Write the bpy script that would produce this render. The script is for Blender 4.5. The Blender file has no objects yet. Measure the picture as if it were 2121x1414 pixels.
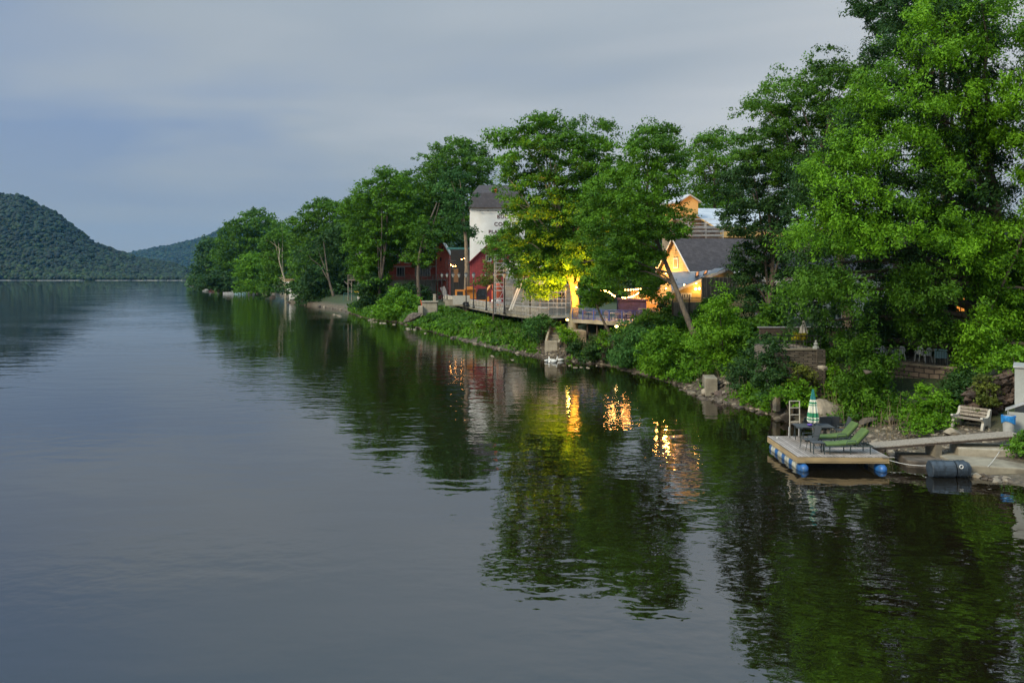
import bpy, math, random
import numpy as np
from mathutils import Vector, Matrix, noise
R = math.radians
random.seed(7)
rng = np.random.default_rng(11)
sc = bpy.context.scene
col = sc.collection
# ---------------------------------------------------------------- camera model (pixels of the 2121 wide photo)
F, CX, HY, H = 1650.0, 1060.5, 572.0, 8.0
def W(px, py, Y): return Vector(((px-CX)*Y/F, Y, H-(py-HY)*Y/F))
def G(px, py, z=0.0):
    Y = F*(H-z)/(py-HY); return Vector(((px-CX)*Y/F, Y, z))
def lerp(t, x):
    if x <= t[0][0]: return t[0][1]
    for (a, b), (c, d) in zip(t, t[1:]):
        if x <= c: return b+(d-b)*(x-a)/(c-a)
    return t[-1][1]
cam = bpy.data.cameras.new('camera'); co = bpy.data.objects.new('camera', cam); col.objects.link(co)
co.location = (0, 0, H); co.rotation_euler = (R(90), 0, 0)
cam.sensor_width = 36; cam.lens = F/2121*36; cam.shift_y = -(707-HY)/2121
cam.clip_start = 0.5; cam.clip_end = 20000
sc.camera = co
# ---------------------------------------------------------------- materials
def ramp2(nt, fac, c1, c2, p1=0.35, p2=0.65):
    r = nt.nodes.new('ShaderNodeValToRGB'); r.color_ramp.elements[0].position = p1; r.color_ramp.elements[1].position = p2
    r.color_ramp.elements[0].color = (*c1, 1); r.color_ramp.elements[1].color = (*c2, 1)
    nt.links.new(fac, r.inputs[0]); return r.outputs[0]
def newmat(name):
    m = bpy.data.materials.new(name); m.use_nodes = True; nt = m.node_tree
    return m, nt, nt.nodes['Principled BSDF']
def coords(nt, scale=(1, 1, 1), rot=(0, 0, 0)):
    tc = nt.nodes.new('ShaderNodeTexCoord'); mp = nt.nodes.new('ShaderNodeMapping')
    mp.inputs['Scale'].default_value = scale; mp.inputs['Rotation'].default_value = rot
    nt.links.new(tc.outputs['Object'], mp.inputs[0]); return mp.outputs[0]
def tex_noise(nt, vec, scale, detail=4, rough=0.6):
    n = nt.nodes.new('ShaderNodeTexNoise'); n.inputs['Scale'].default_value = scale; n.inputs['Detail'].default_value = detail
    n.inputs['Roughness'].default_value = rough; nt.links.new(vec, n.inputs['Vector']); return n.outputs['Fac']
def bump(nt, b, h, strength=0.4, dist=0.02):
    bn = nt.nodes.new('ShaderNodeBump'); bn.inputs['Strength'].default_value = strength; bn.inputs['Distance'].default_value = dist
    nt.links.new(h, bn.inputs['Height']); nt.links.new(bn.outputs[0], b.inputs['Normal'])
def pm(name, c1, c2=None, scale=3.0, rough=0.75, bmp=0.3, metal=0.0, stretch=(1, 1, 1), dist=0.02):
    m, nt, b = newmat(name)
    c2 = c2 or tuple(x*0.65 for x in c1)
    v = coords(nt, stretch); f = tex_noise(nt, v, scale)
    nt.links.new(ramp2(nt, f, c1, c2), b.inputs['Base Color'])
    b.inputs['Roughness'].default_value = rough; b.inputs['Metallic'].default_value = metal
    if bmp: bump(nt, b, f, bmp, dist)
    return m
def brickm(name, c1, c2, mortar, w=0.5, h=0.2, scale=1.0, rot=(R(90), 0, 0), rough=0.85, ms=0.02, dist=0.03, bias=0, stain=0.6, warp=0.11):
    m, nt, b = newmat(name); v = coords(nt, (1, 1, 1), rot)
    n = nt.nodes.new('ShaderNodeTexNoise'); n.inputs['Scale'].default_value = 1.5; nt.links.new(v, n.inputs['Vector'])
    mix = nt.nodes.new('ShaderNodeMixRGB'); mix.inputs[0].default_value = warp if ms > 0.015 else 0.0
    nt.links.new(v, mix.inputs[1]); nt.links.new(n.outputs['Color'], mix.inputs[2])
    t = nt.nodes.new('ShaderNodeTexBrick'); t.inputs['Scale'].default_value = scale; t.inputs['Brick Width'].default_value = w
    t.inputs['Row Height'].default_value = h; t.inputs['Mortar Size'].default_value = ms; t.inputs['Color1'].default_value = (*c1, 1)
    t.inputs['Color2'].default_value = (*c2, 1); t.inputs['Mortar'].default_value = (*mortar, 1); t.inputs['Bias'].default_value = bias
    nt.links.new(mix.outputs[0], t.inputs['Vector'])
    mx = nt.nodes.new('ShaderNodeMixRGB'); mx.blend_type = 'MULTIPLY'; mx.inputs[0].default_value = stain
    nt.links.new(t.outputs['Color'], mx.inputs[1]); f = tex_noise(nt, v, 2.3, 5)
    nt.links.new(ramp2(nt, f, (1, 1, 1), (0.45, 0.45, 0.42)), mx.inputs[2])
    nt.links.new(mx.outputs[0], b.inputs['Base Color']); b.inputs['Roughness'].default_value = rough
    inv = nt.nodes.new('ShaderNodeMath'); inv.operation = 'SUBTRACT'; inv.inputs[0].default_value = 1; nt.links.new(t.outputs['Fac'], inv.inputs[1])
    bump(nt, b, inv.outputs[0], 0.6, dist)
    return m
def emis(name, c, s):
    m, nt, b = newmat(name); b.inputs['Base Color'].default_value = (0.03, 0.02, 0.015, 1)
    b.inputs['Emission Color'].default_value = (*c, 1); b.inputs['Emission Strength'].default_value = s; return m
def leafm(name, c1, c2, tr=0.3):
    m, nt, b = newmat(name)
    a = nt.nodes.new('ShaderNodeAttribute'); a.attribute_name = 'tone'
    c = ramp2(nt, a.outputs['Fac'], c1, c2, 0.05, 0.95)
    nt.links.new(c, b.inputs['Base Color']); b.inputs['Roughness'].default_value = 0.6; b.inputs['Specular IOR Level'].default_value = 0.2
    t = nt.nodes.new('ShaderNodeBsdfTranslucent'); nt.links.new(c, t.inputs[0])
    mx = nt.nodes.new('ShaderNodeMixShader'); mx.inputs[0].default_value = tr
    nt.links.new(b.outputs[0], mx.inputs[1]); nt.links.new(t.outputs[0], mx.inputs[2])
    nt.links.new(mx.outputs[0], nt.nodes['Material Output'].inputs['Surface']); return m
M = {}
M['leaf_mid'] = leafm('mid_green_leaves', (0.016, 0.056, 0.004), (0.098, 0.225, 0.012))
M['leaf_syc'] = leafm('sycamore_leaves', (0.018, 0.062, 0.003), (0.110, 0.260, 0.010))
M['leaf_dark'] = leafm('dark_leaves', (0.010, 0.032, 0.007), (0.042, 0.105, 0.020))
M['leaf_bright'] = leafm('bright_green_leaves', (0.028, 0.095, 0.003), (0.140, 0.310, 0.010))
M['leaf_maple'] = leafm('silver_maple_leaves', (0.016, 0.068, 0.003), (0.175, 0.385, 0.012))
M['leaf_far'] = leafm('far_leaves', (0.022, 0.065, 0.016), (0.060, 0.140, 0.030), 0.2)
M['leaf_blue'] = leafm('blue_green_leaves', (0.014, 0.055, 0.010), (0.070, 0.185, 0.035))
M['leaf_olive'] = leafm('olive_leaves', (0.05, 0.08, 0.012), (0.16, 0.19, 0.03))
M['forest'] = leafm('forest_crowns', (0.003, 0.010, 0.005), (0.018, 0.040, 0.010), 0.0)
M['forest_shore'] = leafm('shore_crowns', (0.006, 0.018, 0.006), (0.032, 0.062, 0.014), 0.0)
M['bark'] = pm('grey_brown_bark', (0.12, 0.09, 0.06), (0.05, 0.04, 0.03), 6, 0.9, 0.8, 0, (1, 1, 0.25), 0.05)
M['bark_pale'] = pm('pale_sycamore_bark', (0.42, 0.37, 0.25), (0.20, 0.16, 0.10), 3, 0.8, 0.4, 0, (1, 1, 0.5), 0.03)
M['bark_brown'] = pm('patchy_brown_bark', (0.26, 0.19, 0.12), (0.11, 0.08, 0.05), 4, 0.85, 0.6, 0, (1, 1, 0.4), 0.05)
M['soil'] = None
M['rock'] = pm('river_rock', (0.115, 0.09, 0.067), (0.042, 0.033, 0.025), 2.2, 0.85, 0.7, 0, (1, 1, 1), 0.06)
M['rock_red'] = pm('reddish_rock', (0.105, 0.072, 0.056), (0.035, 0.025, 0.02), 2.2, 0.9, 0.8, 0, (1, 1, 1), 0.08)
M['rock_pale'] = pm('pale_rock', (0.30, 0.25, 0.18), (0.14, 0.115, 0.085), 1.6, 0.85, 0.5, 0, (1, 1, 1), 0.05)
M['concrete'] = pm('weathered_concrete', (0.36, 0.32, 0.25), (0.22, 0.19, 0.14), 1.7, 0.85, 0.3)
M['concrete_d'] = pm('dirty_concrete', (0.26, 0.23, 0.17), (0.13, 0.11, 0.08), 1.3, 0.9, 0.5)
M['deckwood'] = brickm('grey_deck_boards', (0.36, 0.31, 0.28), (0.24, 0.205, 0.18), (0.08, 0.07, 0.06), 9, 0.1389, 1, (0, 0, R(90)), 0.7, 0.008, 0.004)
M['fascia'] = pm('treated_timber', (0.36, 0.26, 0.13), (0.22, 0.155, 0.08), 3, 0.7, 0.2, 0, (0.3, 0.3, 3), 0.01)
M['greywood'] = pm('weathered_boards', (0.30, 0.26, 0.21), (0.16, 0.13, 0.10), 3, 0.8, 0.3, 0, (5, 5, 0.4), 0.01)
M['fencewood'] = brickm('grey_vertical_fence_boards', (0.22, 0.185, 0.15), (0.16, 0.135, 0.11), (0.05, 0.04, 0.035), 0.16, 9, 1, (R(90), 0, 0), 0.85, 0.012, 0.01)
M['darkwood'] = pm('dark_brown_wood', (0.08, 0.055, 0.04), (0.035, 0.025, 0.02), 4, 0.8)
M['blue'] = pm('bright_blue_plastic', (0.015, 0.115, 0.38), (0.03, 0.08, 0.17), 6, 0.4, 0.05)
M['white'] = pm('white_paint', (0.72, 0.70, 0.66), (0.55, 0.53, 0.49), 2, 0.6, 0.05)
M['whiteplastic'] = pm('white_plastic', (0.75, 0.75, 0.75), (0.6, 0.6, 0.6), 3, 0.4, 0)
M['drum'] = pm('dark_blue_black_plastic', (0.035, 0.05, 0.07), (0.015, 0.022, 0.03), 4, 0.5, 0.2)
M['black'] = pm('black_painted_metal', (0.018, 0.018, 0.02), (0.01, 0.01, 0.012), 5, 0.45, 0)
M['chairmetal'] = pm('dark_green_grey_metal', (0.04, 0.055, 0.055), (0.025, 0.035, 0.035), 5, 0.45, 0)
M['mesh'] = pm('dark_sling_fabric', (0.05, 0.055, 0.06), (0.03, 0.035, 0.04), 30, 0.8, 0)
M['cushion'] = pm('moss_green_cushion', (0.078, 0.13, 0.032), (0.055, 0.095, 0.024), 3, 0.9, 0.2)
M['alu'] = pm('dull_aluminium', (0.52, 0.47, 0.38), (0.40, 0.36, 0.30), 4, 0.5, 0, 0.3)
M['galv'] = pm('galvanised_steel', (0.50, 0.50, 0.50), (0.35, 0.35, 0.35), 4, 0.45, 0, 0.3)
M['bluerail'] = pm('blue_painted_steel', (0.05, 0.09, 0.36), (0.035, 0.06, 0.24), 4, 0.5, 0)
M['stone'] = brickm('grey_stacked_stone', (0.25, 0.205, 0.16), (0.11, 0.09, 0.07), (0.04, 0.033, 0.028), 0.46, 0.10, 1, (R(90), 0, 0), 0.9, 0.022, 0.04)
M['stone_b'] = brickm('brown_block_stone', (0.26, 0.19, 0.14), (0.15, 0.11, 0.08), (0.045, 0.035, 0.03), 0.5, 0.24, 1, (R(90), 0, 0), 0.9, 0.03, 0.05)
M['stone_old'] = brickm('old_rubble_stone_wall', (0.20, 0.15, 0.13), (0.08, 0.055, 0.05), (0.20, 0.17, 0.14), 0.7, 0.42, 1, (R(90), 0, R(0)), 0.9, 0.04, 0.05)
M['redbrick'] = brickm('red_brick', (0.64, 0.115, 0.075), (0.54, 0.095, 0.06), (0.34, 0.15, 0.12), 0.6, 0.2, 1, (R(90), 0, 0), 0.85, 0.012, 0.01)
M['redboard'] = brickm('dark_red_barn_boards', (0.30, 0.035, 0.042), (0.24, 0.028, 0.035), (0.08, 0.01, 0.012), 0.3, 9, 1, (R(90), 0, 0), 0.8, 0.012, 0.01)
M['whiteboard'] = brickm('white_clapboard', (0.80, 0.79, 0.75), (0.76, 0.74, 0.70), (0.5, 0.48, 0.44), 20, 0.22, 1, (R(90), 0, 0), 0.7, 0.01, 0.01, 0, 0.15)
M['towerwhite'] = pm('chalky_white_paint', (0.84, 0.83, 0.80), (0.74, 0.72, 0.68), 0.7, 0.8, 0.1)
M['yellowboard'] = brickm('pale_yellow_clapboard', (0.64, 0.47, 0.20), (0.60, 0.43, 0.18), (0.30, 0.22, 0.10), 20, 0.22, 1, (R(90), 0, 0), 0.7, 0.012, 0.01)
M['shingle'] = brickm('dark_roof_shingles', (0.065, 0.057, 0.063), (0.045, 0.039, 0.044), (0.04, 0.035, 0.04), 0.4, 0.22, 1, (0, 0, 0), 0.9, 0.012, 0.01)
M['shingle2'] = brickm('brown_wall_shingles', (0.30, 0.25, 0.18), (0.22, 0.18, 0.13), (0.12, 0.10, 0.07), 0.3, 0.25, 1, (R(90), 0, 0), 0.9, 0.012, 0.01)
M['greyroof'] = pm('grey_metal_roof', (0.27, 0.26, 0.265), (0.20, 0.19, 0.195), 1.5, 0.5, 0.05, 0.1)
M['roofwrap'] = pm('pale_roof_membrane', (0.40, 0.43, 0.47), (0.30, 0.33, 0.37), 0.8, 0.5, 0.05)
M['osb'] = pm('raw_plywood_sheathing', (0.62, 0.40, 0.15), (0.50, 0.31, 0.11), 9, 0.8, 0.1)
M['glass'] = pm('dark_window_glass', (0.03, 0.035, 0.04), (0.015, 0.018, 0.02), 2, 0.12, 0)
M['orange'] = pm('orange_paint', (0.60, 0.22, 0.03), (0.45, 0.16, 0.03), 2, 0.5, 0.05)
M['redorange'] = pm('red_orange_plastic', (0.60, 0.10, 0.04), (0.45, 0.08, 0.03), 2, 0.5, 0.05)
M['greysheet'] = pm('grey_painted_sheet', (0.34, 0.35, 0.33), (0.26, 0.27, 0.255), 1.2, 0.6, 0.05)
M['bin'] = pm('grey_bin_plastic', (0.40, 0.40, 0.38), (0.30, 0.30, 0.29), 3, 0.6, 0)
M['bag'] = pm('blue_bin_bag', (0.03, 0.25, 0.62), (0.02, 0.16, 0.45), 8, 0.35, 0.6)
M['teal'] = pm('teal_umbrella_fabric', (0.02, 0.20, 0.20), (0.015, 0.15, 0.15), 4, 0.8, 0)
M['umbgreen'] = pm('green_umbrella_fabric', (0.03, 0.24, 0.12), (0.02, 0.18, 0.08), 6, 0.85, 0.1)
M['floatwhite'] = pm('grimy_white_plastic', (0.48, 0.47, 0.40), (0.22, 0.22, 0.18), 4, 0.6, 0.1)
M['umbwhite'] = pm('white_umbrella_fabric', (0.66, 0.66, 0.56), (0.50, 0.52, 0.42), 6, 0.85, 0.1)
M['cream'] = pm('cream_fabric', (0.45, 0.42, 0.36), (0.36, 0.33, 0.28), 6, 0.85, 0.1)
M['purple'] = pm('purple_ceramic', (0.12, 0.06, 0.40), (0.08, 0.04, 0.30), 6, 0.5, 0)
M['greenpaint'] = pm('dark_green_shutters', (0.02, 0.10, 0.06), (0.015, 0.07, 0.04), 6, 0.6, 0.1)
M['tealbeam'] = pm('teal_green_beam', (0.03, 0.14, 0.13), (0.02, 0.09, 0.09), 3, 0.6, 0)
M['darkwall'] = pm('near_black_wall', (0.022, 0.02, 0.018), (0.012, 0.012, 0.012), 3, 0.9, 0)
M['chairseat'] = pm('brown_wicker', (0.30, 0.21, 0.17), (0.22, 0.15, 0.12), 20, 0.8, 0)
M['feather'] = pm('white_feathers', (0.75, 0.74, 0.70), (0.60, 0.58, 0.54), 9, 0.8, 0)
M['letter'] = pm('dark_red_lettering', (0.10, 0.012, 0.012), (0.06, 0.01, 0.01), 6, 0.8, 0)
M['kayak'] = pm('yellow_kayak_plastic', (0.75, 0.55, 0.03), (0.6, 0.42, 0.03), 3, 0.4, 0)
M['boatblue'] = pm('pale_blue_gelcoat', (0.35, 0.55, 0.62), (0.28, 0.45, 0.52), 3, 0.4, 0)
M['boatred'] = pm('dull_red_gelcoat', (0.35, 0.08, 0.10), (0.28, 0.06, 0.08), 3, 0.4, 0)
M['gate'] = pm('navy_canvas', (0.035, 0.03, 0.11), (0.02, 0.018, 0.06), 3, 0.8, 0)
M['bulb'] = emis('warm_bulb', (1.0, 0.42, 0.10), 55)
M['flood'] = emis('flood_lamp_lens', (1.0, 0.62, 0.10), 30)
M['floodw'] = emis('warm_lamp_lens', (1.0, 0.60, 0.20), 22)
M['litwin'] = emis('lit_window', (1.0, 0.35, 0.06), 0.9)
M['litroom'] = emis('warm_interior_glow', (1.0, 0.42, 0.09), 0.12)
# ---------------------------------------------------------------- object helpers
def tag(o, label=None, cat=None, group=None, kind=None):
    if label: o['label'] = label
    if cat: o['category'] = cat
    if group: o['group'] = group
    if kind: o['kind'] = kind
    return o
def thing(name, label, cat, loc=(0, 0, 0), rz=0.0, group=None):
    o = bpy.data.objects.new(name, None); col.objects.link(o); o.empty_display_size = 0.3
    o.location = loc; o.rotation_euler = (0, 0, rz); return tag(o, label, cat, group)
def link(name, me, mat, parent=None, loc=(0, 0, 0), rot=(0, 0, 0)):
    if mat is not None: me.materials.append(M[mat] if isinstance(mat, str) else mat)
    o = bpy.data.objects.new(name, me); col.objects.link(o); o.parent = parent; o.location = loc; o.rotation_euler = rot
    return o
def dup(root, loc, rz=0.0, label=None, s=None):
    r = root.copy(); col.objects.link(r); r.location = loc; r.rotation_euler = (0, 0, rz)
    if label: r['label'] = label
    if s: r.scale = (s, s, s)
    for ch in list(root.children):
        c = ch.copy(); col.objects.link(c); c.parent = r
        for g in list(ch.children):
            d = g.copy(); col.objects.link(d); d.parent = c
    return r
class MB:
    def __init__(s): s.v = []; s.f = []; s.mk = []
    def add(s, vs, fs):
        s.mk.append((len(s.v), len(s.f))); n = len(s.v); s.v += [tuple(p) for p in vs]; s.f += [tuple(n+i for i in f) for f in fs]; return s
    def box(s, c, d, rot=None):
        x, y, z = d[0]/2, d[1]/2, d[2]/2
        P = [Vector(p) for p in ((-x,-y,-z),(x,-y,-z),(x,y,-z),(-x,y,-z),(-x,-y,z),(x,-y,z),(x,y,z),(-x,y,z))]
        if rot: 
            Mx = Matrix.Rotation(rot[2], 3, 'Z') @ Matrix.Rotation(rot[1], 3, 'Y') @ Matrix.Rotation(rot[0], 3, 'X'); P = [Mx@p for p in P]
        c = Vector(c)
        return s.add([c+p for p in P], [(0,3,2,1),(4,5,6,7),(0,1,5,4),(1,2,6,5),(2,3,7,6),(3,0,4,7)])
    def box2(s, a, b): return s.box([(p+q)/2 for p, q in zip(a, b)], [abs(q-p) for p, q in zip(a, b)])
    def tube(s, pts, rad, n=6, cap=True):
        s.mk.append((len(s.v), len(s.f))); pts = [Vector(p) for p in pts]
        if not hasattr(rad, '__len__'): rad = [rad]*len(pts)
        k = len(pts); base = len(s.v); up = Vector((0, 0, 1)); last = None
        for i, p in enumerate(pts):
            t = (pts[min(i+1, k-1)]-pts[max(i-1, 0)]);
            if t.length < 1e-9: t = Vector((0, 0, 1))
            t.normalize()
            if last is None:
                a = t.cross(up) if abs(t.z) < 0.95 else t.cross(Vector((1, 0, 0)))
            else: a = last - t*last.dot(t)
            a.normalize(); last = a; b = t.cross(a)
            for j in range(n):
                w = 2*math.pi*j/n; s.v.append(tuple(p+(a*math.cos(w)+b*math.sin(w))*rad[i]))
        for i in range(k-1):
            for j in range(n):
                q = (j+1) % n; s.f.append((base+i*n+j, base+i*n+q, base+(i+1)*n+q, base+(i+1)*n+j))
        if cap:
            s.f.append(tuple(base+j for j in reversed(range(n)))); s.f.append(tuple(base+(k-1)*n+j for j in range(n)))
        return s
    def bar(s, a, b, r=0.02, n=4): return s.tube([a, b], r, n)
    def prism(s, pts, vec):   # planar polygon extruded along vec
        n = len(pts); v = Vector(vec); P = [Vector(p) for p in pts]
        return s.add(P+[p+v for p in P], [tuple(reversed(range(n))), tuple(range(n, 2*n))]+[(i, (i+1) % n, n+(i+1) % n, n+i) for i in range(n)])
    def lathe(s, prof, n=16, c=(0, 0, 0)):
        s.mk.append((len(s.v), len(s.f))); base = len(s.v); c = Vector(c)
        for r, z in prof:
            for j in range(n):
                w = 2*math.pi*j/n; s.v.append((c.x+r*math.cos(w), c.y+r*math.sin(w), c.z+z))
        for i in range(len(prof)-1):
            for j in range(n):
                q = (j+1) % n; s.f.append((base+i*n+j, base+i*n+q, base+(i+1)*n+q, base+(i+1)*n+j))
        s.f.append(tuple(base+j for j in reversed(range(n)))); s.f.append(tuple(base+(len(prof)-1)*n+j for j in range(n)))
        return s
    def build(s, name, mat, parent=None, world=False, smooth=False, loc=None):
        me = bpy.data.meshes.new(name); off = Vector((0, 0, 0))
        if world and parent: off = Vector(parent.location)
        if loc is not None and parent is None: off = Vector(loc)
        me.from_pydata([tuple(Vector(v)-off) for v in s.v], [], s.f); me.validate()
        if smooth: me.polygons.foreach_set('use_smooth', [True]*len(me.polygons))
        o = link(name, me, mat, parent)
        if loc is not None and parent is None: o.location = loc
        return o
def build_each(mb, name, mat, parent=None, world=False):
    ends = mb.mk[1:]+[(len(mb.v), len(mb.f))]; out = []
    for (v0, f0), (v1, f1) in zip(mb.mk, ends):
        q = MB(); q.add(mb.v[v0:v1], [tuple(i-v0 for i in f) for f in mb.f[f0:f1]]); out.append(q.build(name, mat, parent, world))
    return out
def quadmesh(name, V, mat, tone=None, parent=None, off=None):
    """V: (n,4,3) numpy quads"""
    n = V.shape[0]; P = V.reshape(-1, 3)
    if off is not None: P = P-np.array(off)
    me = bpy.data.meshes.new(name); me.vertices.add(n*4); me.vertices.foreach_set('co', P.astype(np.float32).ravel())
    me.loops.add(n*4); me.loops.foreach_set('vertex_index', np.arange(n*4, dtype=np.int32))
    me.polygons.add(n); me.polygons.foreach_set('loop_start', np.arange(0, n*4, 4, dtype=np.int32))
    me.update(calc_edges=True)
    if tone is not None:
        a = me.attributes.new('tone', 'FLOAT', 'POINT'); a.data.foreach_set('value', np.repeat(tone, 4).astype(np.float32))
    return link(name, me, mat, parent)
# ---------------------------------------------------------------- foliage
def leaf_quads(C, N, size, asp=0.55, droop=0.0):
    n = len(C); N = N/np.linalg.norm(N, axis=1, keepdims=True)
    T = rng.normal(size=(n, 3)); T[:, 2] -= droop*2; T -= N*np.sum(T*N, axis=1, keepdims=True); T /= np.linalg.norm(T, axis=1, keepdims=True)
    B = np.cross(N, T); s = (size*rng.uniform(0.6, 1.35, n))[:, None]
    V = np.stack([C-T*s*0.5, C+B*s*asp*0.5-N*s*0.08, C+T*s*0.5, C-B*s*asp*0.5-N*s*0.08], axis=1); return V
def clump_leaves(CC, rc, nleaf, size, flat=0.75, sprig=7, droop=0.0, asp=0.55, tones=None):
    """CC (n,3) clump centres -> leaf quads; every clump has sprigs and each sprig has leaves"""
    n = len(CC); rr = rc*rng.uniform(0.65, 1.3, n)
    per = max(1, int(round(nleaf/(n*sprig))))
    d = rng.normal(size=(n, sprig, 3)); d /= np.linalg.norm(d, axis=2, keepdims=True)
    d[..., 2] = np.where(d[..., 2] < -0.3, d[..., 2]*0.6, d[..., 2])
    rad = rng.uniform(0.35, 1.0, (n, sprig, 1)); S = d*rad*rr[:, None, None]; S[..., 2] *= flat
    S[..., 2] -= droop*rr[:, None]*rng.uniform(0, 1.6, (n, sprig))
    SC = CC[:, None, :]+S
    l = rng.normal(size=(n, sprig, per, 3))*0.24*rr[:, None, None, None]
    l[..., 2] *= (0.6+droop)
    LC = (SC[:, :, None, :]+l)
    out = d[:, :, None, :]*0.75+l/(0.24*rr[:, None, None, None])*0.25
    Nn = out+np.array([0, 0, 0.55])+rng.normal(size=(n, sprig, per, 3))*0.5
    t = (tones if tones is not None else rng.beta(1.3, 1.3, n))
    tt = np.clip(t[:, None, None]*0.6+rng.uniform(0, 0.4, (n, sprig, 1))*0.6+rng.uniform(0, 0.3, (n, sprig, per)), 0, 1)
    V = leaf_quads(LC.reshape(-1, 3), Nn.reshape(-1, 3), size, asp, droop); return V, tt.reshape(-1)
def poly_info(P, pts):
    x, y = pts[:, 0], pts[:, 1]; ins = np.zeros(len(pts), bool); dm = np.full(len(pts), 1e9)
    for (x1, y1), (x2, y2) in zip(P, P[1:]+P[:1]):
        c = ((y1 > y) != (y2 > y)) & (x < (x2-x1)*(y-y1)/((y2-y1) if y2 != y1 else 1e-9)+x1); ins ^= c
        dx, dy = x2-x1, y2-y1; L = dx*dx+dy*dy; t = np.clip(((x-x1)*dx+(y-y1)*dy)/L, 0, 1)
        dm = np.minimum(dm, np.hypot(x-(x1+t*dx), y-(y1+t*dy)))
    return ins, dm
def crown_points(poly, Y, T, rc, k=1.5, layered=True):
    """clump centres: boughs spread through the crown volume, each bough an arching, top-lit layer of clumps"""
    P = np.array(poly, float); lo, hi = P.min(0), P.max(0); box = (hi-lo)[0]*(hi-lo)[1]
    pts = lo+rng.random((9000, 2))*(hi-lo); ins, dm = poly_info(poly, pts); area = box*ins.mean()
    Rm = dm[ins].max(); rpx = rc*F/Y; n = int(max(10, area/(rpx*rpx)*k*2.9)); per = 9 if layered and n > 60 else 1
    ok = np.where(ins & (dm > min(rpx*(0.8 if per > 1 else 0.35), Rm*0.35)))[0]
    m = max(8, n//per); sel = []
    for rep in range(2):
        sp = 0.80*math.sqrt(area/max(1, m/2)); cell = {}
        for i in ok[rep*(len(ok)//2):(rep+1)*(len(ok)//2)]:
            x, y = pts[i]; gx, gy = int(x/sp), int(y/sp)
            if all((x-a)**2+(y-b)**2 > sp*sp for u_ in (-1, 0, 1) for v_ in (-1, 0, 1) for a, b in cell.get((gx+u_, gy+v_), ())): cell.setdefault((gx, gy), []).append((x, y)); sel.append(i)
            if len(sel) >= (rep+1)*m/2: break
    ok = np.array(sel); p = pts[ok]; d = dm[ok]
    t = T*np.sqrt(np.clip(1-(1-np.clip(d/Rm, 0, 1))**2, 0.06, 1)); u = rng.uniform(-1, 1, len(p)); u = np.sign(u)*np.abs(u)**0.45
    y = Y+t*u; C = np.stack([(p[:, 0]-CX)*y/F, y, H-(p[:, 1]-HY)*y/F], axis=1); tone = rng.beta(1.3, 1.3, len(C))
    if per > 1:
        ax = np.array([(P[:, 0].mean()-CX)*Y/F, Y+T*0.3]); o = C[:, :2]-ax; o /= (np.linalg.norm(o, axis=1, keepdims=True)+1e-6); o += rng.normal(size=o.shape)*0.45; o /= np.linalg.norm(o, axis=1, keepdims=True)
        Rb = rc*2.5*rng.uniform(0.6, 1.35, (len(C), 1)); s = rng.uniform(-1, 1, (len(C), per)); l = rng.normal(size=(len(C), per))*0.42; v = rng.normal(size=(len(C), per))*0.13
        q = np.stack([o[:, :1]*s-o[:, 1:]*l, o[:, 1:]*s+o[:, :1]*l, v-0.38*s*np.abs(s)-0.25*l*l], axis=2)*Rb[..., None]
        C = (C[:, None, :]+q).reshape(-1, 3); tone = np.clip(np.repeat(tone, per)+rng.normal(size=len(C))*0.12, 0, 1)
        pp = np.stack([CX+C[:, 0]*F/C[:, 1], HY-(C[:, 2]-H)*F/C[:, 1]], axis=1); i2, d2 = poly_info(poly, pp); kp = i2 | (d2 < rpx*0.35) | ((d2 < rpx*1.7) & (rng.random(len(C)) < 0.30)); C, tone = C[kp], tone[kp]
    return C, area, tone
LEAVES = 0
def foliage(poly, Y, T, rc, mat, parent=None, name='crown', lpx=2.4, lai=5, k=1.5, droop=0.0, flat=0.75, base=None, asp=0.55, sprig=7, tone=None):
    global LEAVES, rng
    rng = np.random.default_rng(int(abs(sum(a*1.7+b for a, b in poly))+Y*31) % 99991)
    rc *= 0.85; lai *= 1.75
    CC, area, tn = crown_points(poly, Y, T, rc, k)
    a = area*(1024/2121)**2; size = lpx*Y/(F*1024/2121); nl = a*lai/(lpx*lpx*asp*0.5)
    V, t = clump_leaves(CC, rc, nl, size, flat, sprig, droop, asp, tn)
    LEAVES += len(V)
    o = quadmesh(name, V, mat, t, parent, off=(parent.location if parent else base)); 
    if parent is None and base is not None: o.location = base
    return o, CC
def limbs(mb, path, rads, CC, n, rng_frac=(0.35, 1.0), r0=0.10, seg=4, sides=5):
    path = [Vector(p) for p in path]; k = len(path)
    idx = rng.choice(len(CC), min(n, len(CC)), replace=False)
    for i in idx:
        tgt = Vector(CC[i]); f = random.uniform(*rng_frac)*(k-1); a = int(min(f, k-2)); u = f-a
        cand = path[a].lerp(path[a+1], u); r = rads[a]+(rads[a+1]-rads[a])*u
        if cand.z > tgt.z+0.5:
            for q in range(k-1):
                if path[q].z <= tgt.z-1 <= path[q+1].z: cand = path[q].lerp(path[q+1], 0.5); r = rads[q]
        L = (tgt-cand).length; pts = []
        for j in range(seg+1):
            s = j/seg; p = cand.lerp(tgt, s); p.z += math.sin(s*math.pi)*L*0.10
            if 0 < j < seg: p += Vector((random.uniform(-1, 1), random.uniform(-1, 1), random.uniform(-1, 1)))*L*0.03
            pts.append(p)
        rr = min(r*0.5, r0*(0.5+L*0.08)); mb.tube(pts, [rr*(1-0.85*j/seg)+0.008 for j in range(seg+1)], sides, False)
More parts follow.
